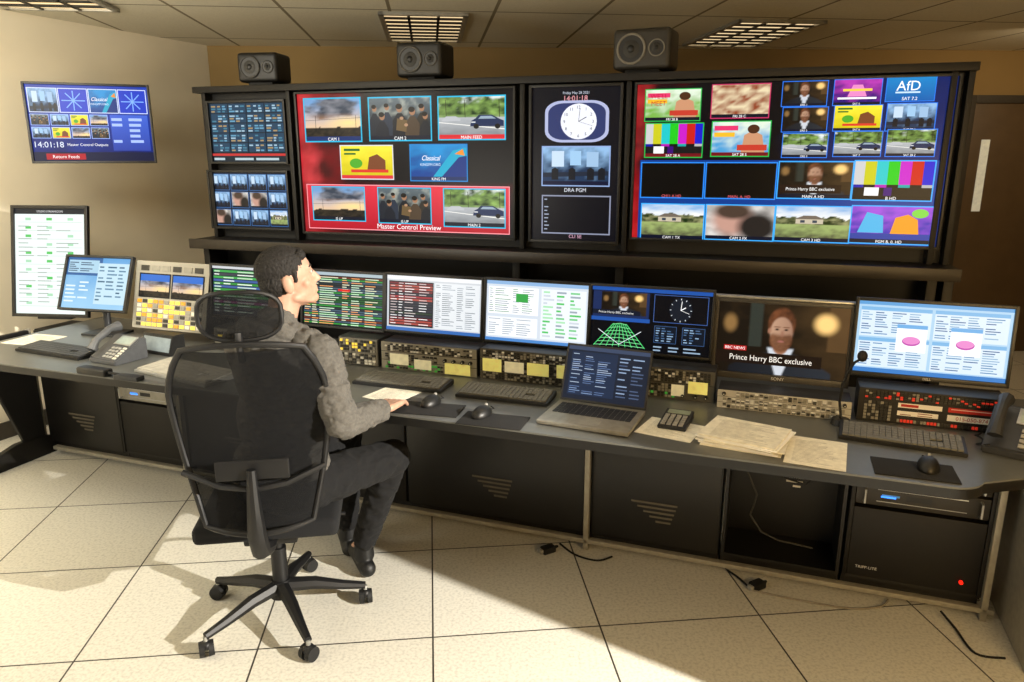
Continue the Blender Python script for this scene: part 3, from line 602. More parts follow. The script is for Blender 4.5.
def grid(b,w,h,u0,v0,u1,v1,nx,ny,cols,fill=.72,d=.005):
    for i in range(nx):
        for j in range(ny):
            x=-w/2+w*(u0+(u1-u0)*(i+.5)/nx); z=h*(1-(v0+(v1-v0)*(j+.5)/ny)); sx=w*(u1-u0)/nx*fill/2; sz=h*(v1-v0)/ny*fill/2
            b.box(x-sx,x+sx,-d,.001,z-sz,z+sz,BC[random.choice(cols)])
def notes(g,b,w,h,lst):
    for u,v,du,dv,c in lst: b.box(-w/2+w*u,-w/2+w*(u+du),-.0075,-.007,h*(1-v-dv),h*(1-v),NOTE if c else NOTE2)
def fB(g,b,w,h):
    g.r(0,0,1,1,'#9a968a')
    grid(b,w,h,.06,.05,.94,.16,6,1,['grey','dark']); grid(b,w,h,.05,.56,.95,.97,12,6,['yellow','yellow','amber','white','dark','grey'])
o,f,w,h=panel((137,260),(205,334),'sloped switching panel with two small pictures and yellow lit buttons',fB,tilt=14,off=.56,depth=.1)
cv=Cv(f,-.003)
for u in(.08,.53): q=Reg(cv,-w/2,h,w/2,0).sub(u,.2,u+.4,.52); q.r(-.04,-.06,1.04,1.06,'#101418'); im_sky(q); q.r(0,0,1,.3,'#2f6cc8')
cv.obj('screen',o)
def dials(b,w,h,us,v,r):
    for u in us: x=-w/2+w*u; z=h*(1-v); b.cyl((x,-.012,z),(x,.001,z),r*.85,r,BLK,14).cyl((x,-.013,z),(x,-.012,z),r*.3,r*.3,BC['white'],8)
def f1(g,b,w,h): grid(b,w,h,.05,.06,.95,.5,12,4,['grey','grey','yellow','dark','dark']); grid(b,w,h,.05,.56,.95,.95,9,4,['dark','white','dark','grey'])
panel((213,327),(298,372),'narrow row of rack equipment buttons behind the seated person',f1); panel((338,336),(379,374),'small rack panel with coloured buttons',f1)
def f2(g,b,w,h):
    g.r(0,0,1,1,'#8a877b').r(0,.34,1,.36,'#2a2824').r(0,.66,1,.68,'#2a2824'); grid(b,w,h,.04,.04,.96,.32,30,4,['grey','dark','grey','dark','white','dark']); grid(b,w,h,.04,.4,.6,.64,14,3,['dark','grey','grey']); dials(b,w,h,(.68,.77,.86,.94),.5,.008); notes(g,b,w,h,[(.1,.4,.2,.4,0),(.36,.54,.18,.36,0),(.68,.56,.26,.4,1)]); grid(b,w,h,.04,.72,.66,.96,20,3,['grey','dark','dark','green'])
panel((381,341),(477,391),'rack panel with small keys dials and yellow sticky notes',f2)
def f3(g,b,w,h):
    g.r(0,0,1,1,'#4c4a42').r(0,.34,1,.36,'#1a1916').r(0,.7,1,.72,'#1a1916'); grid(b,w,h,.03,.04,.97,.32,32,4,['dark','grey','dark','grey','white']); grid(b,w,h,.03,.38,.97,.68,20,3,['dark','grey','dark']); grid(b,w,h,.03,.74,.97,.97,32,3,['dark','grey','dark','grey']); notes(g,b,w,h,[(.03,.3,.18,.42,1),(.24,.34,.18,.36,0),(.45,.32,.2,.4,1),(.72,.3,.22,.42,1)])
panel((480,348),(588,394),'rack panel covered in pale yellow sticky notes',f3)
def f4(g,b,w,h):
    g.r(0,0,1,1,'#4c4a43').r(0,.46,1,.48,'#1a1916'); grid(b,w,h,.03,.04,.97,.44,34,5,['grey','dark','dark','grey','dark','white']); grid(b,w,h,.03,.5,.7,.96,24,5,['grey','dark','grey','green','dark','dark']); notes(g,b,w,h,[(.8,.35,.15,.4,1),(.67,.5,.1,.38,0)]); dials(b,w,h,(.76,.86,.94),.86,.007)
panel((590,361),(713,409),'rack panel with small grey keys behind the laptop',f4)
def f5(g,b,w,h):
    g.r(0,0,1,1,'#b0ada3').r(0,.36,1,.38,'#2a2824').r(0,.68,1,.7,'#2a2824'); grid(b,w,h,.14,.06,.86,.32,20,3,['white','grey','grey','grey','dark']); grid(b,w,h,.04,.42,.96,.65,26,3,['white','grey','white','grey','dark']); grid(b,w,h,.04,.73,.96,.96,26,3,['white','grey','dark','grey']); dials(b,w,h,(.05,.95),.2,.007)
panel((718,389),(849,430),'tall grey rack switch panel with pale square buttons',f5,off=.47)
def f6(g,b,w,h):
    g.r(0,0,1,1,'#171513').r(.28,.36,.58,.5,'#e8e4dc').r(.3,.39,.42,.47,'#b02018').r(.62,.36,.96,.5,'#c0281e').r(.64,.4,.94,.42,'#e8d8d0').r(.62,.58,.96,.76,'#f0ece4').t('015-050-8741',.79,.67,.11,'#b01818').r(.28,.6,.56,.74,'#e8e4dc'); rows(g,.3,.61,.54,.74,2,[0,.5,1],'#7a2a24',.35); grid(b,w,h,.04,.05,.96,.28,34,4,['dark','dark','dark','dark','red','dark','grey']); grid(b,w,h,.04,.36,.24,.94,7,6,['dark','grey','dark']); grid(b,w,h,.28,.84,.97,.95,30,1,['dark','grey','dark','red'])
panel((860,387),(1003,437),'black rack panel with red lights and white and red label strips',f6,off=.50)
# ================= desk-top items
def dfr(p,q,z=ZD+.0006):
    A=onz(p[0],p[1],z);B=onz(q[0],q[1],z); e=(B-A); return Fr(A,(e.x,e.y,0),(0,0,1)),math.hypot(e.x,e.y)
def keyboard(p,q,label,col=BLK,kc=BLK2,dp=.135):
    f,w=dfr(p,q); o=thing('computer_keyboard',label,'keyboard',f.M(),'desk keyboards')
    m=MB(); m.prism([(0,0),(dp,0),(dp,.022),(0,.012)],0,w,col,'x',bev=.002); m.obj('case',o)
    m=MB(); nx=19; t=math.atan(.01/dp); X=Matrix.Translation((0,0,.012))@Matrix.Rotation(t,4,'X')
    for j in range(6):
        y0=.01+j*(dp-.02)/6
        i=0
        while i<nx:
            x0=.01+i*(w-.02)/nx; n=1
            if j==0 and 4<=i<=9: n=6
            if not (i in(14,15) and j==2): m.box(x0+.001,x0+n*(w-.02)/nx-.001,y0+.001,y0+(dp-.02)/6-.001,0,.006,kc,0,X=X,seg=1)
            i+=n
    m.obj('keys',o,smooth=False); return o
KG=mat('key_grey','#6b6a63',.6); KB=mat('key_dark','#3a3a3a',.5)
keyboard((15,351),(78,361),'black keyboard near the far end of the desk',BLK,KB); keyboard((134,372),(205,388),'grey keyboard beside the chair back',GRY,mat('key_beige','#b4b0a4',.6),dp=.18); keyboard((352,384),(440,394),'dark grey keyboard below a sticky-note panel',BLK2,KG)
keyboard((455,397),(547,407),'dark grey keyboard next to the laptop',BLK2,KG); keyboard((838,439),(968,458),'black keyboard near the microphone',BLK,KG)
def pad(p,q,dp,label):
    f,w=dfr(p,q,ZD); m=MB(); m.box(0,w,0,dp,.0004,.004,mat('mousepad_black','#161618',.9),.001); tag(m.obj('mouse_pad',M=f.M()),label,'mouse pad','mouse pads'); return f
def mouse(px,py,label,z=ZD+.0045):
    P=onz(px,py,z); f=yawfr(P,TD+R(8)); o=thing('computer_mouse',label,'mouse',f.M(),'computer mice')
    m=MB(); m.sph((0,0,.004),(.03,.052,.03),BLK,half=True); m.obj('shell',o)
    m=MB(); m.cyl((-.003,.03,.028),(.003,.03,.028),.007,.007,GRY); m.obj('wheel',o)
    m=MB(); m.tube([(0,.05,.006),(.01,.07,.004),(-.015,.09,.003)],.0018,RUB,6); m.obj('cable',o)
pad((392,413),(456,418),.13,'black mouse pad on the worktop'); mouse(431,404,'black mouse on a pad by the keyboard'); pad((455,424),(520,431),.13,'black mouse pad beside the laptop'); mouse(482,415,'black mouse beside the laptop'); pad((875,474),(962,485),.13,'black mouse pad beneath the long keyboard'); mouse(928,468,'black mouse in front of the long keyboard')
# laptop
f,w=dfr((536,424),(628,438)); dpt=.235
o=thing('laptop','open silver-grey laptop running dark editor on the worktop','laptop',f.M())
m=MB(); m.box(0,w,0,dpt,.002,.017,mat('laptop_silver','#98958c',.35,.4),.004); m.obj('base',o)
m=MB()
for j in range(5):
    for i in range(14): m.box(.02+i*(w-.04)/14+.001,.02+(i+1)*(w-.04)/14-.001,.1+j*.022,.1+j*.022+.019,.0165,.0185,BLK2)
m.obj('keyboard',o); m=MB(); m.box(w*.33,w*.66,.015,.085,.0168,.0176,GRY); m.obj('touchpad',o)
X=Matrix.Translation((0,dpt,.014))@Matrix.Rotation(R(-22),4,'X'); LH=.215
m=MB(); m.box(0,w,0,.006,.004,LH,BLK2,.002,X=X); m.obj('lid',o)
cv=Cv(None,-.0008); g=Reg(cv,.008,LH-.008,w-.008,.012); g.r(0,0,1,1,'#1a2130').r(0,0,1,.07,'#3a4660').r(.05,.1,.62,.92,'#1f2c44'); rows(g,.07,.13,.6,.9,20,[0,.3,.6,1],['#7f98c0','#5a7098','#a8b8d0'],.35); rows(g,.65,.13,.97,.9,12,[0,.5,1],['#4a5a78','#8aa0c0'],.35)
so=cv.obj('screen',o); so.matrix_local=X
# papers
def sheet(p,q,dp,n,label,mt=PAPER,z=ZD+.0003):
    f,w=dfr(p,q,z); o=thing('paper_sheet' if n==1 else 'paper_stack',label,'paper',f.M(),'loose papers on the desk')
    for k in range(n):
        m=MB(); X=Matrix.Translation((w/2+(rnd(-.01,.01) if n>1 else 0),dp/2,k*.0045))@Matrix.Rotation(rnd(-.12,.12) if n>1 else 0,4,'Z'); m.box(-w/2,w/2,-dp/2,dp/2,.0,.004 if n>1 else .001,mt if k%3 else mat('paper_cream','#ece8d8',.8),X=X); m.obj('sheet',o)
    t=MB(); zz=(n*.0045-.0003) if n>1 else .0011
    for i in range(18): 
        yy=dp*.1+i*dp*.8/18; t.box(w*.12,w*rnd(.5,.88),yy,yy+dp*.008,zz,zz+.0003,mat('ink_grey','#b0ada4',.8))
    t.obj('printed_lines',o); return o
sheet((634,432),(690,443),.17,1,'single white sheet beside the laptop'); sheet((698,443),(777,459),.2,7,'thick stack of printed papers and folders'); sheet((783,462),(846,472),.24,1,'white printed form lying flat by the stack')
sheet((362,397),(395,404),.16,1,'white sheet beneath the forearm of the person'); sheet((0,343),(32,346),.2,1,'white sheet on the far end of the desk')
# calculator
f,w=dfr((657,428),(684,432),ZD+.0017); o=thing('calculator','small dark desk calculator with grey keys on paper','calculator',f.M())
m=MB(); m.prism([(0,0),(.15,0),(.15,.025),(0,.012)],0,w*1.05,BLK2,'x',bev=.002); m.obj('case',o)
m=MB(); X=Matrix.Translation((0,0,.012))@Matrix.Rotation(math.atan(.013/.15),4,'X')
for j in range(5):
    for i in range(4): m.box(.008+i*(w-.01)/4,.008+i*(w-.01)/4+.014,.01+j*.018,.01+j*.018+.012,0,.004,GRY,X=X)
m.box(.01,w-.005,.11,.14,0,.002,mat('lcd','#8a9480',.3),X=X); m.obj('keys',o)
# phones
def phone(p,q,label,s=1,col='#2c2e32'):
    f,w=dfr(p,q); w=.2*s; o=thing('desk_telephone',label,'telephone',f.M(),'desk telephones')
    PHM=mat('phone_'+col[1:],col,.45); m=MB(); m.prism([(0,0),(.2*s,0),(.2*s,.11*s),(.17*s,.115*s),(0,.025*s)],0,w,PHM,'x',bev=.005); m.obj('base',o)
    t=math.atan(.09/.17); X=Matrix.Translation((0,0,.026*s))@Matrix.Rotation(t,4,'X')
    m=MB(); m.tube([(.03*s,.02,.03),(.03*s,.06,.05),(.03*s,.14,.05),(.03*s,.185,.03)],[.022,.016,.016,.024],PHM,10,X=X); m.obj('handset',o)
    m=MB(); m.box(.07*s,.19*s,.115*s,.185*s,0,.004,SLV,.001,X=X).box(.078*s,.182*s,.122*s,.178*s,.004,.005,mat('phone_lcd','#9aa6a0',.3),X=X); m.obj('display',o)
    m=MB()
    for j in range(4):
        for i in range(3): m.box((.09+i*.024)*s,(.107+i*.024)*s,(.015+j*.022)*s,(.03+j*.022)*s,0,.005,GRY,.001,X=X,seg=1)
    for j in range(5): m.box(.168*s,.19*s,(.012+j*.019)*s,(.024+j*.019)*s,0,.004,BC['white'],X=X)
    m.obj('keypad',o)
    m=MB(); m.tube([(.02,.0,.03)]+[(.0-.01*math.sin(k*.9)-.03*k/12,.0-.0+.012*math.cos(k*.9)+k*.012,.012+.004) for k in range(1,13)],.003,RUB,6); m.obj('cord',o)
phone((89,362),(118,367),'grey office telephone with handset and display',.85,'#4c4d4f')
phone((980,452),(1035,464),'dark office telephone with handset next to the keyboard',1.0)
def tinybox(p,q,h,label,nm,cat):
    f,w=dfr(p,q); o=thing(nm,label,cat,f.M()); m=MB(); m.prism([(0,0),(.09,0),(.09,h),(.03,h)],0,w,BLK,'x',bev=.003); m.obj('case',o)
    m=MB(); t=math.atan2(.03,h); X=Matrix.Rotation(-t,4,'X'); m.box(.012,w-.012,-.0015,.001,h*.18,h*.9,emat('small_lcd','#8a969c',.05),X=X); m.obj('screen',o)
tinybox((140,352),(170,357),.09,'small black intercom display standing on the desk','intercom_display','intercom')
f,w=dfr((76,374),(110,379)); o=thing('radio_handset','black handheld receiver lying on the desk','handset',f.M()); m=MB(); m.box(0,.16,0,.05,0,.03,BLK,.01,seg=3); m.obj('case',o); m=MB(); m.cyl((.155,.025,.016),(.22,.025,.016),.006,.005,RUB); m.obj('antenna',o)
f,w=dfr((113,380),(140,383)); m=MB(); m.box(0,.12,0,.045,0,.02,BLK2,.006); o=m.obj('remote_control',M=f.M()); tag(o,'slim dark remote control on the desk','remote')
# gooseneck mic
P=onz(850,440,ZD+.0005); P=DK0.W(dloc(P)[0]-.02,ZD+.0005,.43)
f=yawfr(P,TD); o=thing('gooseneck_microphone','black gooseneck microphone on round base','microphone',f.M())
m=MB(); m.cyl((0,0,0),(0,0,.02),.033,.028,BLK,24); m.obj('base',o); m=MB(); m.tube([(0,0,.02),(-.01,0,.08),(-.006,-.004,.14),(.005,-.012,.19),(.02,-.02,.225),(.035,-.03,.24)],.0045,BLK,8); m.obj('gooseneck',o); m=MB(); m.sph((.04,-.033,.252),(.016,.016,.019),RUB); m.obj('windscreen',o)
# floor items
CG=mat('cable_pale','#8b8478',.6)
def cable(pts,label,mt=RUB,r=.004):
    W=[]
    ps=[Vector((*onz(a,b,0).xy,z)) for a,b,z in pts]
    for i in range(len(ps)-1):
        a=ps[max(i-1,0)];b=ps[i];c=ps[i+1];d=ps[min(i+2,len(ps)-1)]
        for k in range(6):
            t=k/6; W.append(.5*((2*b)+(c-a)*t+(2*a-5*b+4*c-d)*t*t+(3*b-a-3*c+d)*t**3))
    W.append(ps[-1]); 
    for p in W: p.z=max(p.z,r+.001)
    m=MB(); m.tube(W,r,mt,8); tag(m.obj('power_cable'),label,'cable','cables on the floor')
cable([(727,572,.01),(738,579,.007),(748,588,.007),(752,592,.007)],'black cable to plug on the floor'); cable([(752,592,.007),(800,602,.007),(850,610,.007),(880,608,.007),(888,602,.01)],'pale cable running along the floor',CG)
cable([(560,545,.007),(575,556,.007),(597,562,.007),(612,558,.007)],'black cable loop beneath the desk edge'); cable([(940,616,.02),(955,630,.007),(975,655,.007),(1005,660,.007)],'black cable trailing by the rack bay')
def plug(px,py):
    P=onz(px,py,.001); f=yawfr(P,R(-30)); m=MB(); m.box(-.03,.03,-.02,.02,0,.028,RUB,.006).cyl((.03,0,.014),(.05,0,.014),.008,.005,RUB).box(-.045,-.03,-.012,.012,.006,.022,GRY,.002); tag(m.obj('power_plug',M=f.M()),'black power plug lying on the floor','plug','power plugs')
plug(757,588); plug(548,552)
# ================= OFFICE CHAIR
def chair(hub,a,name='office_chair',label='black mesh office chair with headrest on five-star castor base'):
    fr=yawfr((*hub,0),a); o=thing(name,label,'chair',fr.M()); T0=.1
    m=MB(); m.cyl((0,0,.085),(0,0,.15),.042,.033,CHM,20)
    for k in range(5):
        t=k*2*math.pi/5+T0; c,s=math.cos(t),math.sin(t); m.tube([(0,0,.125),(.12*c,.12*s,.115),(.22*c,.22*s,.09),(.3*c,.3*s,.075)],[.028,.024,.018,.014],CHM,8)
    m.obj('star_base',o)
    for k in range(5):
        t=k*2*math.pi/5+T0; c,s=math.cos(t),math.sin(t); m=MB(); X=Matrix.Translation((.3*c,.3*s,0))@Matrix.Rotation(t+.9*k,4,'Z')
        m.cyl((0,0,.04),(0,0,.075),.008,.008,SLV,10,X=X)
        for q in(-1,1): m.cyl((q*.006,0,.0285),(q*.024,0,.0285),.028,.026,RUB,20,X=X)
        m.sph((0,0,.042),(.02,.022,.018),CHM,X=X); m.obj('castor',o)
    m=MB(); m.cyl((0,0,.15),(0,0,.28),.028,.028,CHM).cyl((0,0,.28),(0,0,.37),.018,.018,CHM); m.obj('gas_column',o)
    m=MB(); m.box(-.09,.09,-.13,.1,.355,.405,CHM,.012).tube([(.09,.03,.38),(.2,.05,.37),(.24,.05,.365)],.007,CHM); m.obj('tilt_mechanism',o)
    m=MB(); m.box(-.235,.235,-.2,.24,.405,.47,FAB,.028,seg=4); m.obj('seat',o)
    def bp(u,v):
        w=.165+.07*math.sin(min(1,v*1.3)*math.pi*.5)-.06*max(0,v-.7)**2/.09; x=u*w; z=.51+v*.585; y=-.255-.045*(1-u*u)+.045*math.sin(v*math.pi)-.04*v; return Vector((x,y,z))
    t=bmesh.new(); NU,NV=16,20; G=[[t.verts.new(bp(-1+2*i/NU,j/NV)) for i in range(NU+1)] for j in range(NV+1)]
    for j in range(NV):
        for i in range(NU): t.faces.new((G[j][i],G[j][i+1],G[j+1][i+1],G[j+1][i]))
    bmesh.ops.solidify(t,geom=t.faces[:],thickness=.003); m=MB(); MM=mat('chair_mesh','#0a0b0e',.9,0,.3,400,.4,alpha=.9); m._m(t,MM); m.obj('backrest_mesh',o)
    L=[bp(-1,v/12) for v in range(13)]; Rr=[bp(1,v/12) for v in range(12,-1,-1)]; Tp=[bp(-1+2*i/10,1)+Vector((0,0,.022*(1-(-1+i/5)**2))) for i in range(1,10)]; Bt=[bp(1-2*i/10,0)-Vector((0,0,.02*(1-(-1+i/5)**2))) for i in range(1,10)]
    m=MB(); m.tube(L+Tp+Rr+Bt,.010,CHM,10,closed=True); 
    m.tube([(0,-.1,.385),(0,-.2,.39),(0,-.29,.43),(0,-.325,.5),(0,-.33,.6),(0,-.325,.72)],[.028,.03,.03,.03,.022,.014],CHM,10)
    m.tube([(-.215,-.265,.7),(-.1,-.3,.66),(0,-.315,.65),(.1,-.3,.66),(.215,-.265,.7)],.010,CHM,8); m.obj('back_frame',o)
    m=MB(); m.box(-.11,.11,-.312,-.30,.68,.745,CHM,.006,seg=3); m.obj('lumbar_support',o)
    m=MB(); m.tube([(0,-.305,1.06),(0,-.33,1.10),(0,-.325,1.15)],.011,CHM); 
    hp=[]; 
    for k in range(24):
        a_=2*math.pi*k/24; x=.12*math.copysign(abs(math.cos(a_))**.7,math.cos(a_)); z=1.195+.072*math.copysign(abs(math.sin(a_))**.7,math.sin(a_)); hp.append(Vector((x,-.285-.03*(1-(x/.125)**2),z)))
    m.tube(hp,.007,CHM,8,closed=True); m.obj('headrest',o)
    t=bmesh.new(); cvx=t.verts.new((0,-.314,1.195)); vs=[t.verts.new(p) for p in hp]
    for k in range(24): t.faces.new((cvx,vs[k],vs[(k+1)%24]))
    bmesh.ops.solidify(t,geom=t.faces[:],thickness=.002); m=MB(); m._m(t,MM); m.obj('headrest_mesh',o)
    return o
chair((-.845,2.41),R(-9))
# ================= PERSON
def blob(prims,vox,mt,smooth=3,name='blob',parent=None,fac=.5):
    m=MB()
    for p in prims:
        if p[0]=='c':
            _,a,b,r0,r1=p; m.sph(a,r0,mt,seg=16); m.sph(b,r1,mt,seg=16)
            if (Vector(a)-Vector(b)).length>1e-4: m.cyl(a,b,r0,r1,mt,16)
        else: m.sph(p[1],p[2],mt,rot=p[3] if len(p)>3 else None,seg=p[4] if len(p)>4 else 24)
    o=m.obj('tmp'); md=o.modifiers.new('r','REMESH'); md.mode='VOXEL'; md.voxel_size=vox; md.use_smooth_shade=True
    s=o.modifiers.new('s','SMOOTH'); s.factor=fac; s.iterations=smooth
    bpy.context.view_layer.update(); me=bpy.data.meshes.new_from_object(o.evaluated_get(bpy.context.evaluated_depsgraph_get())); me.name=name
    bpy.data.objects.remove(o); me.materials.clear(); me.materials.append(mt)
    me.polygons.foreach_set('use_smooth',[True]*len(me.polygons)); me.polygons.foreach_set('material_index',[0]*len(me.polygons))
    q=bpy.data.objects.new(name,me); S.collection.objects.link(q)
    if parent is not None: q.parent=parent; q.matrix_parent_inverse=parent.matrix_world.inverted()
    return q
def folds(o,amp,sc,ax=1.8):
    me=o.data; N=[v.normal.copy() for v in me.vertices]
    for v,nn in zip(me.vertices,N):
        p=v.co; n=nz(p.x*sc,p.y*sc,p.z*sc*ax,4); n=1-2*abs(n); v.co=p+nn*amp*n
SKIN=mat('skin','#b38b76',.55,0,.08,60); HAIR=mat('dark_hair','#15100c',.75,0,.6,260,1.0); JK=mat('grey_jacket','#56534e',.95,0,.18,120,.5); TR=mat('black_trousers','#060608',.95,0,.2,150,.3); SH=mat('black_shoe','#060606',.55)
by=R(25); rt=Vector((math.cos(by),-math.sin(by),0)); fw=Vector((math.sin(by),math.cos(by),0)); up=Vector((0,0,1))
pel=Vector((-.785,2.35,.57)); nk=Vector((-.76,2.345,1.10)); rB=Matrix((rt,fw,up)).transposed()
shR=nk+rt*.165-up*.06; shL=nk-rt*.165-up*.06
elR=Vector((-.535,2.20,.83)); wrR=Vector((-.445,2.42,.797)); elL=Vector((-.93,2.56,.85)); wrL=Vector((-.80,2.74,.80))
hc=Vector((-.728,2.385,1.256)); hy=R(66); hf=Vector((math.sin(hy),math.cos(hy),.22)).normalized(); hr=hf.cross(up).normalized(); hu=hr.cross(hf).normalized(); HB=Matrix((hr,hf,hu)).transposed(); HS=.9
def hl_(x,y,z): return hc+HB@Vector((x*HS,y*HS,z*HS))
def E(c,r,B): return ('e',c,r,B)
def EH(c,r): return ('e',hl_(*c),(r[0]*HS,r[1]*HS,r[2]*HS),HB)
head=[EH((0,-.005,.03),(.074,.094,.086)),EH((0,.03,-.035),(.057,.060,.07)),EH((0,.060,-.085),(.028,.028,.022)),EH((.0,.02,-.058),(.058,.05,.042)),
 ('c',hl_(.05,.0,-.06),hl_(.022,.058,-.088),.014,.012),('c',hl_(-.05,.0,-.06),hl_(-.022,.058,-.088),.014,.012),
 ('c',hl_(0,.084,.018),hl_(0,.102,-.022),.0065,.0105),('c',hl_(-.011,.089,-.026),hl_(.011,.089,-.026),.008,.008),('c',hl_(-.032,.076,.032),hl_(.032,.076,.032),.0105,.0105),
 ('c',hl_(-.018,.084,-.05),hl_(.018,.084,-.05),.006,.006),('c',hl_(-.016,.083,-.061),hl_(.016,.083,-.061),.0065,.0065),
 EH((.078,-.012,-.005),(.009,.02,.034)),EH((-.078,-.012,-.005),(.009,.02,.034)),
 ('c',hl_(0,-.02,-.04),nk-up*.02,.052,.046),('c',hl_(-.042,.05,-.02),hl_(-.038,.05,-.03),.018,.018),('c',hl_(.042,.05,-.02),hl_(.038,.05,-.03),.018,.018)]
def hand(w,d,n,side,curl=.5):
    d=d.normalized(); s=d.cross(n).normalized()*side; n=s.cross(d).normalized()*side; n=n if n.z>0 else -n
    P=[]
    for k in range(4): P.append(('c',w+s*(.012*(1.5-k)*.9)+d*.01,w+d*.085+s*(.0205*(1.5-k)),.014,.0115))
    L=[.074,.083,.078,.062]
    for k in range(4):
        b=w+d*.088+s*(.0205*(1.5-k)); l=L[k]; c=curl; d1=(d-n*c*.5).normalized(); d2=(d-n*c*1.3).normalized(); d3=(d-n*c*2.2).normalized()
        p1=b+d1*l*.45; p2=p1+d2*l*.32; p3=p2+d3*l*.23; P+=[('c',b,p1,.0095,.0088),('c',p1,p2,.0088,.008),('c',p2,p3,.008,.007)]
    t0=w+d*.025+s*.024; t1=t0+(d*.6+s*.75-n*.25).normalized()*.04; t2=t1+(d*.95+s*.3-n*.2).normalized()*.028; P+=[('c',t0,t1,.0125,.0105),('c',t1,t2,.0105,.0085)]
    return P
hR=hand(wrR+Vector((.005,.012,0)),Vector((.18,.95,-.05)),up,-1,.4); hL=hand(wrL+Vector((.01,.01,0)),Vector((.25,.95,-.05)),up,1,.35)
body=head+[E(pel,(.14,.10,.09),rB),E((pel+nk)/2-fw*.01,(.12,.08,.2),rB),E(nk-up*.17,(.13,.085,.13),rB),('c',nk-rt*.12-up*.06,nk+rt*.12-up*.06,.04,.04),
 ('c',shR-up*.01,elR,.034,.03),('c',elR,wrR,.03,.023),('c',shL-up*.01,elL,.034,.03),('c',elL,wrL,.03,.023)]+hR+hL
hipR=pel+rt*.09-up*.01; hipL=pel-rt*.09-up*.01
knR=Vector((-.45,2.60,.545)); anR=Vector((-.60,2.70,.13)); toR=Vector((-.68,2.85,.045)); knL=Vector((-.66,2.76,.555)); anL=Vector((-.70,2.86,.13)); toL=Vector((-.76,3.02,.045))
for h_,k_,a_,t_ in((hipR,knR,anR,toR),(hipL,knL,anL,toL)): body+=[('c',h_,k_,.065,.045),('c',k_,a_,.045,.032),('c',a_,a_+(t_-a_)*.6-up*.02,.03,.028)]
person=blob(body,.0042,SKIN,3,'person'); tag(person,'seated person in grey jacket and dark trousers facing the screens','person')
jk=[E(pel+up*.07,(.17,.13,.10),rB),E(pel*.6+nk*.4,(.158,.116,.17),rB),E(nk-up*.15,(.172,.12,.17),rB),('c',nk-rt*.11-up*.055,nk+rt*.11-up*.055,.066,.066),('c',nk-fw*.01-up*.02,nk+up*.012-fw*.01,.075,.066),
 ('c',shR,elR,.060,.050),('c',elR,wrR-(wrR-elR)*.08,.050,.036),('c',shL,elL,.060,.050),('c',elL,wrL-(wrL-elL)*.08,.050,.036),
 E(nk-fw*.08-up*.04,(.10,.05,.08),rB),('c',nk-fw*.06+rt*.07+up*.01,nk-fw*.06-rt*.07+up*.01,.034,.034),('c',nk-fw*.05+rt*.07+up*.01,nk+fw*.04+rt*.06-up*.01,.028,.022),('c',nk-fw*.05-rt*.07+up*.01,nk+fw*.04-rt*.06-up*.01,.028,.022)]
j_=blob(jk,.005,JK,2,'jacket',person); folds(j_,.007,15,2.4)
tr=[E(pel-up*.01,(.18,.14,.095),rB)]
for h_,k_,a_ in((hipR,knR,anR),(hipL,knL,anL)): tr+=[('c',h_,k_,.086,.064),('c',k_,a_+(k_-a_)*.05,.060,.045)]
t_o=blob(tr,.006,TR,3,'trousers',person); folds(t_o,.006,14,1.4)
for a_,t_ in((anR,toR),(anL,toL)):
    d=(t_-a_); hd=Vector((d.x,d.y,0)).normalized(); hl0=Vector((a_.x,a_.y,0))-hd*.04
    blob([('c',hl0+up*.036,t_+up*.0,.034,.032),('c',a_-up*.045,t_-up*.0-hd*.06,.04,.036),('c',a_-up*.01,a_-up*.05,.038,.042)],.005,SH,3,'shoe',person)
hair=[EH((0,-.014,.048),(.0780,.092,.079)),EH((0,-.042,.006),(.0745,.062,.066)),('c',hl_(.070,.02,.035),hl_(.071,.018,.0),.009*HS,.005*HS),('c',hl_(-.070,.02,.035),hl_(-.071,.018,.0),.009*HS,.005*HS),('c',hl_(-.035,.060,.080),hl_(.035,.060,.080),.018*HS,.018*HS)]
h_o=blob(hair,.0026,HAIR,1,'hair',person,.4); folds(h_o,.0026,120,.5)
m=MB(); 
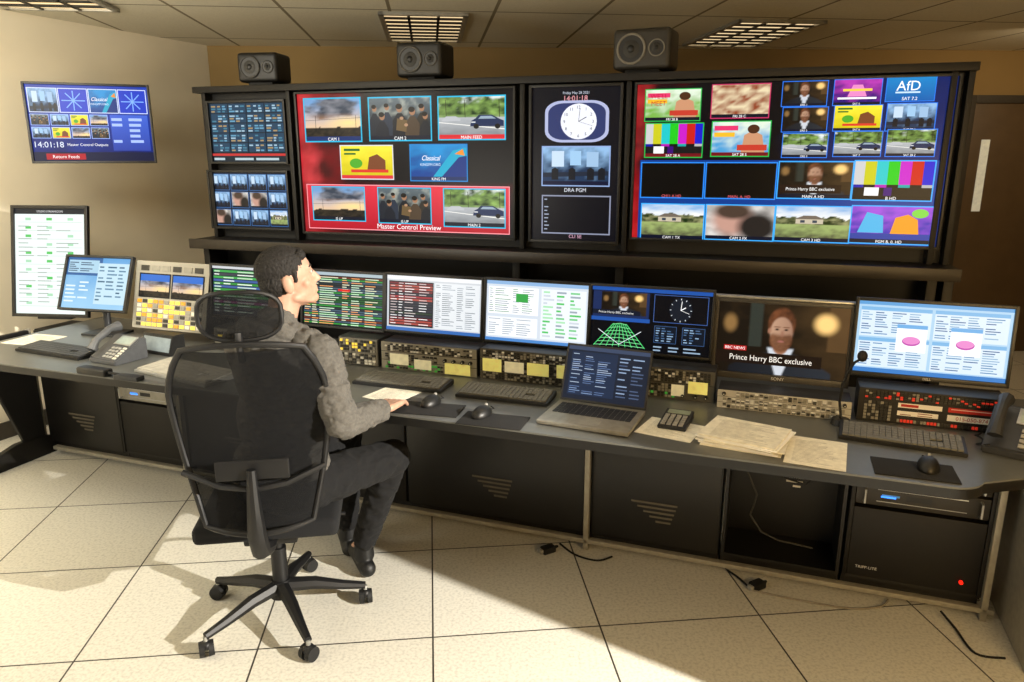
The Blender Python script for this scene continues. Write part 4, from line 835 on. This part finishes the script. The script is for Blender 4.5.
for q in(-1,1): m.sph(hl_(q*.029,.081,.014),(.008,.006,.005),mat('eye_white','#b8b0a8',.3),rot=HB,seg=12).sph(hl_(q*.029,.087,.014),(.004,.003,.004),mat('iris','#20140c',.3),rot=HB,seg=10); m.tube([hl_(q*.014,.089,.034),hl_(q*.03,.087,.038),hl_(q*.044,.079,.034)],.0026,HAIR,6)
e=m.obj('eyes_and_brows',person); e.matrix_parent_inverse=person.matrix_world.inverted()
# ================= LIGHT
w=bpy.data.worlds.new('world'); S.world=w; w.use_nodes=True; w.node_tree.nodes['Background'].inputs[0].default_value=(.8,.7,.55,1); w.node_tree.nodes['Background'].inputs[1].default_value=.1
def area(loc,tgt,sx,sy,p,col,nm='fill_lamp'):  # default lamp is added fill with no fitting of its own
    l=bpy.data.lights.new(nm,'AREA'); l.shape='RECTANGLE'; l.size=sx; l.size_y=sy; l.energy=p; l.color=col; o=bpy.data.objects.new(nm,l); S.collection.objects.link(o); o.location=loc
    o.rotation_euler=(Vector(tgt)-Vector(loc)).to_track_quat('-Z','Y').to_euler(); return o
area((-.3,1.0,2.38),(-.3,1.3,0),3,1.6,5,(1,.95,.87)); area((.6,2.9,2.41),(.4,2.4,0),3,.6,7,(1,.94,.85)); area((-2.4,2.4,2.3),(-3.2,4.9,1.6),1.2,.6,50,(1,.93,.78)); area((1.5,.2,1.3),(2.0,4.2,2.45),1.2,.6,36,(1,.66,.28),'warm_ceiling_fill'); area((-2.4,1.0,1.3),(-2.2,3.8,2.45),1.2,.6,36,(1,.94,.8),'neutral_ceiling_fill'); area((3.7,5.0,2.38),(3.9,6.2,1.0),.6,.4,8,(1,.78,.5))  # fills for room, left wall, door corner; unseen upward lamps added for ceiling
sp=bpy.data.lights.new('corridor_spot','SPOT'); sp.energy=2600; sp.spot_size=R(46); sp.spot_blend=.08; sp.shadow_soft_size=.012; sp.color=(1,.94,.83)
so=bpy.data.objects.new('corridor_spot',sp); S.collection.objects.link(so); so.location=(3.6,0.0,2.3); so.rotation_euler=(Vector((-.7,1.7,0))-Vector(so.location)).to_track_quat('-Z','Y').to_euler()
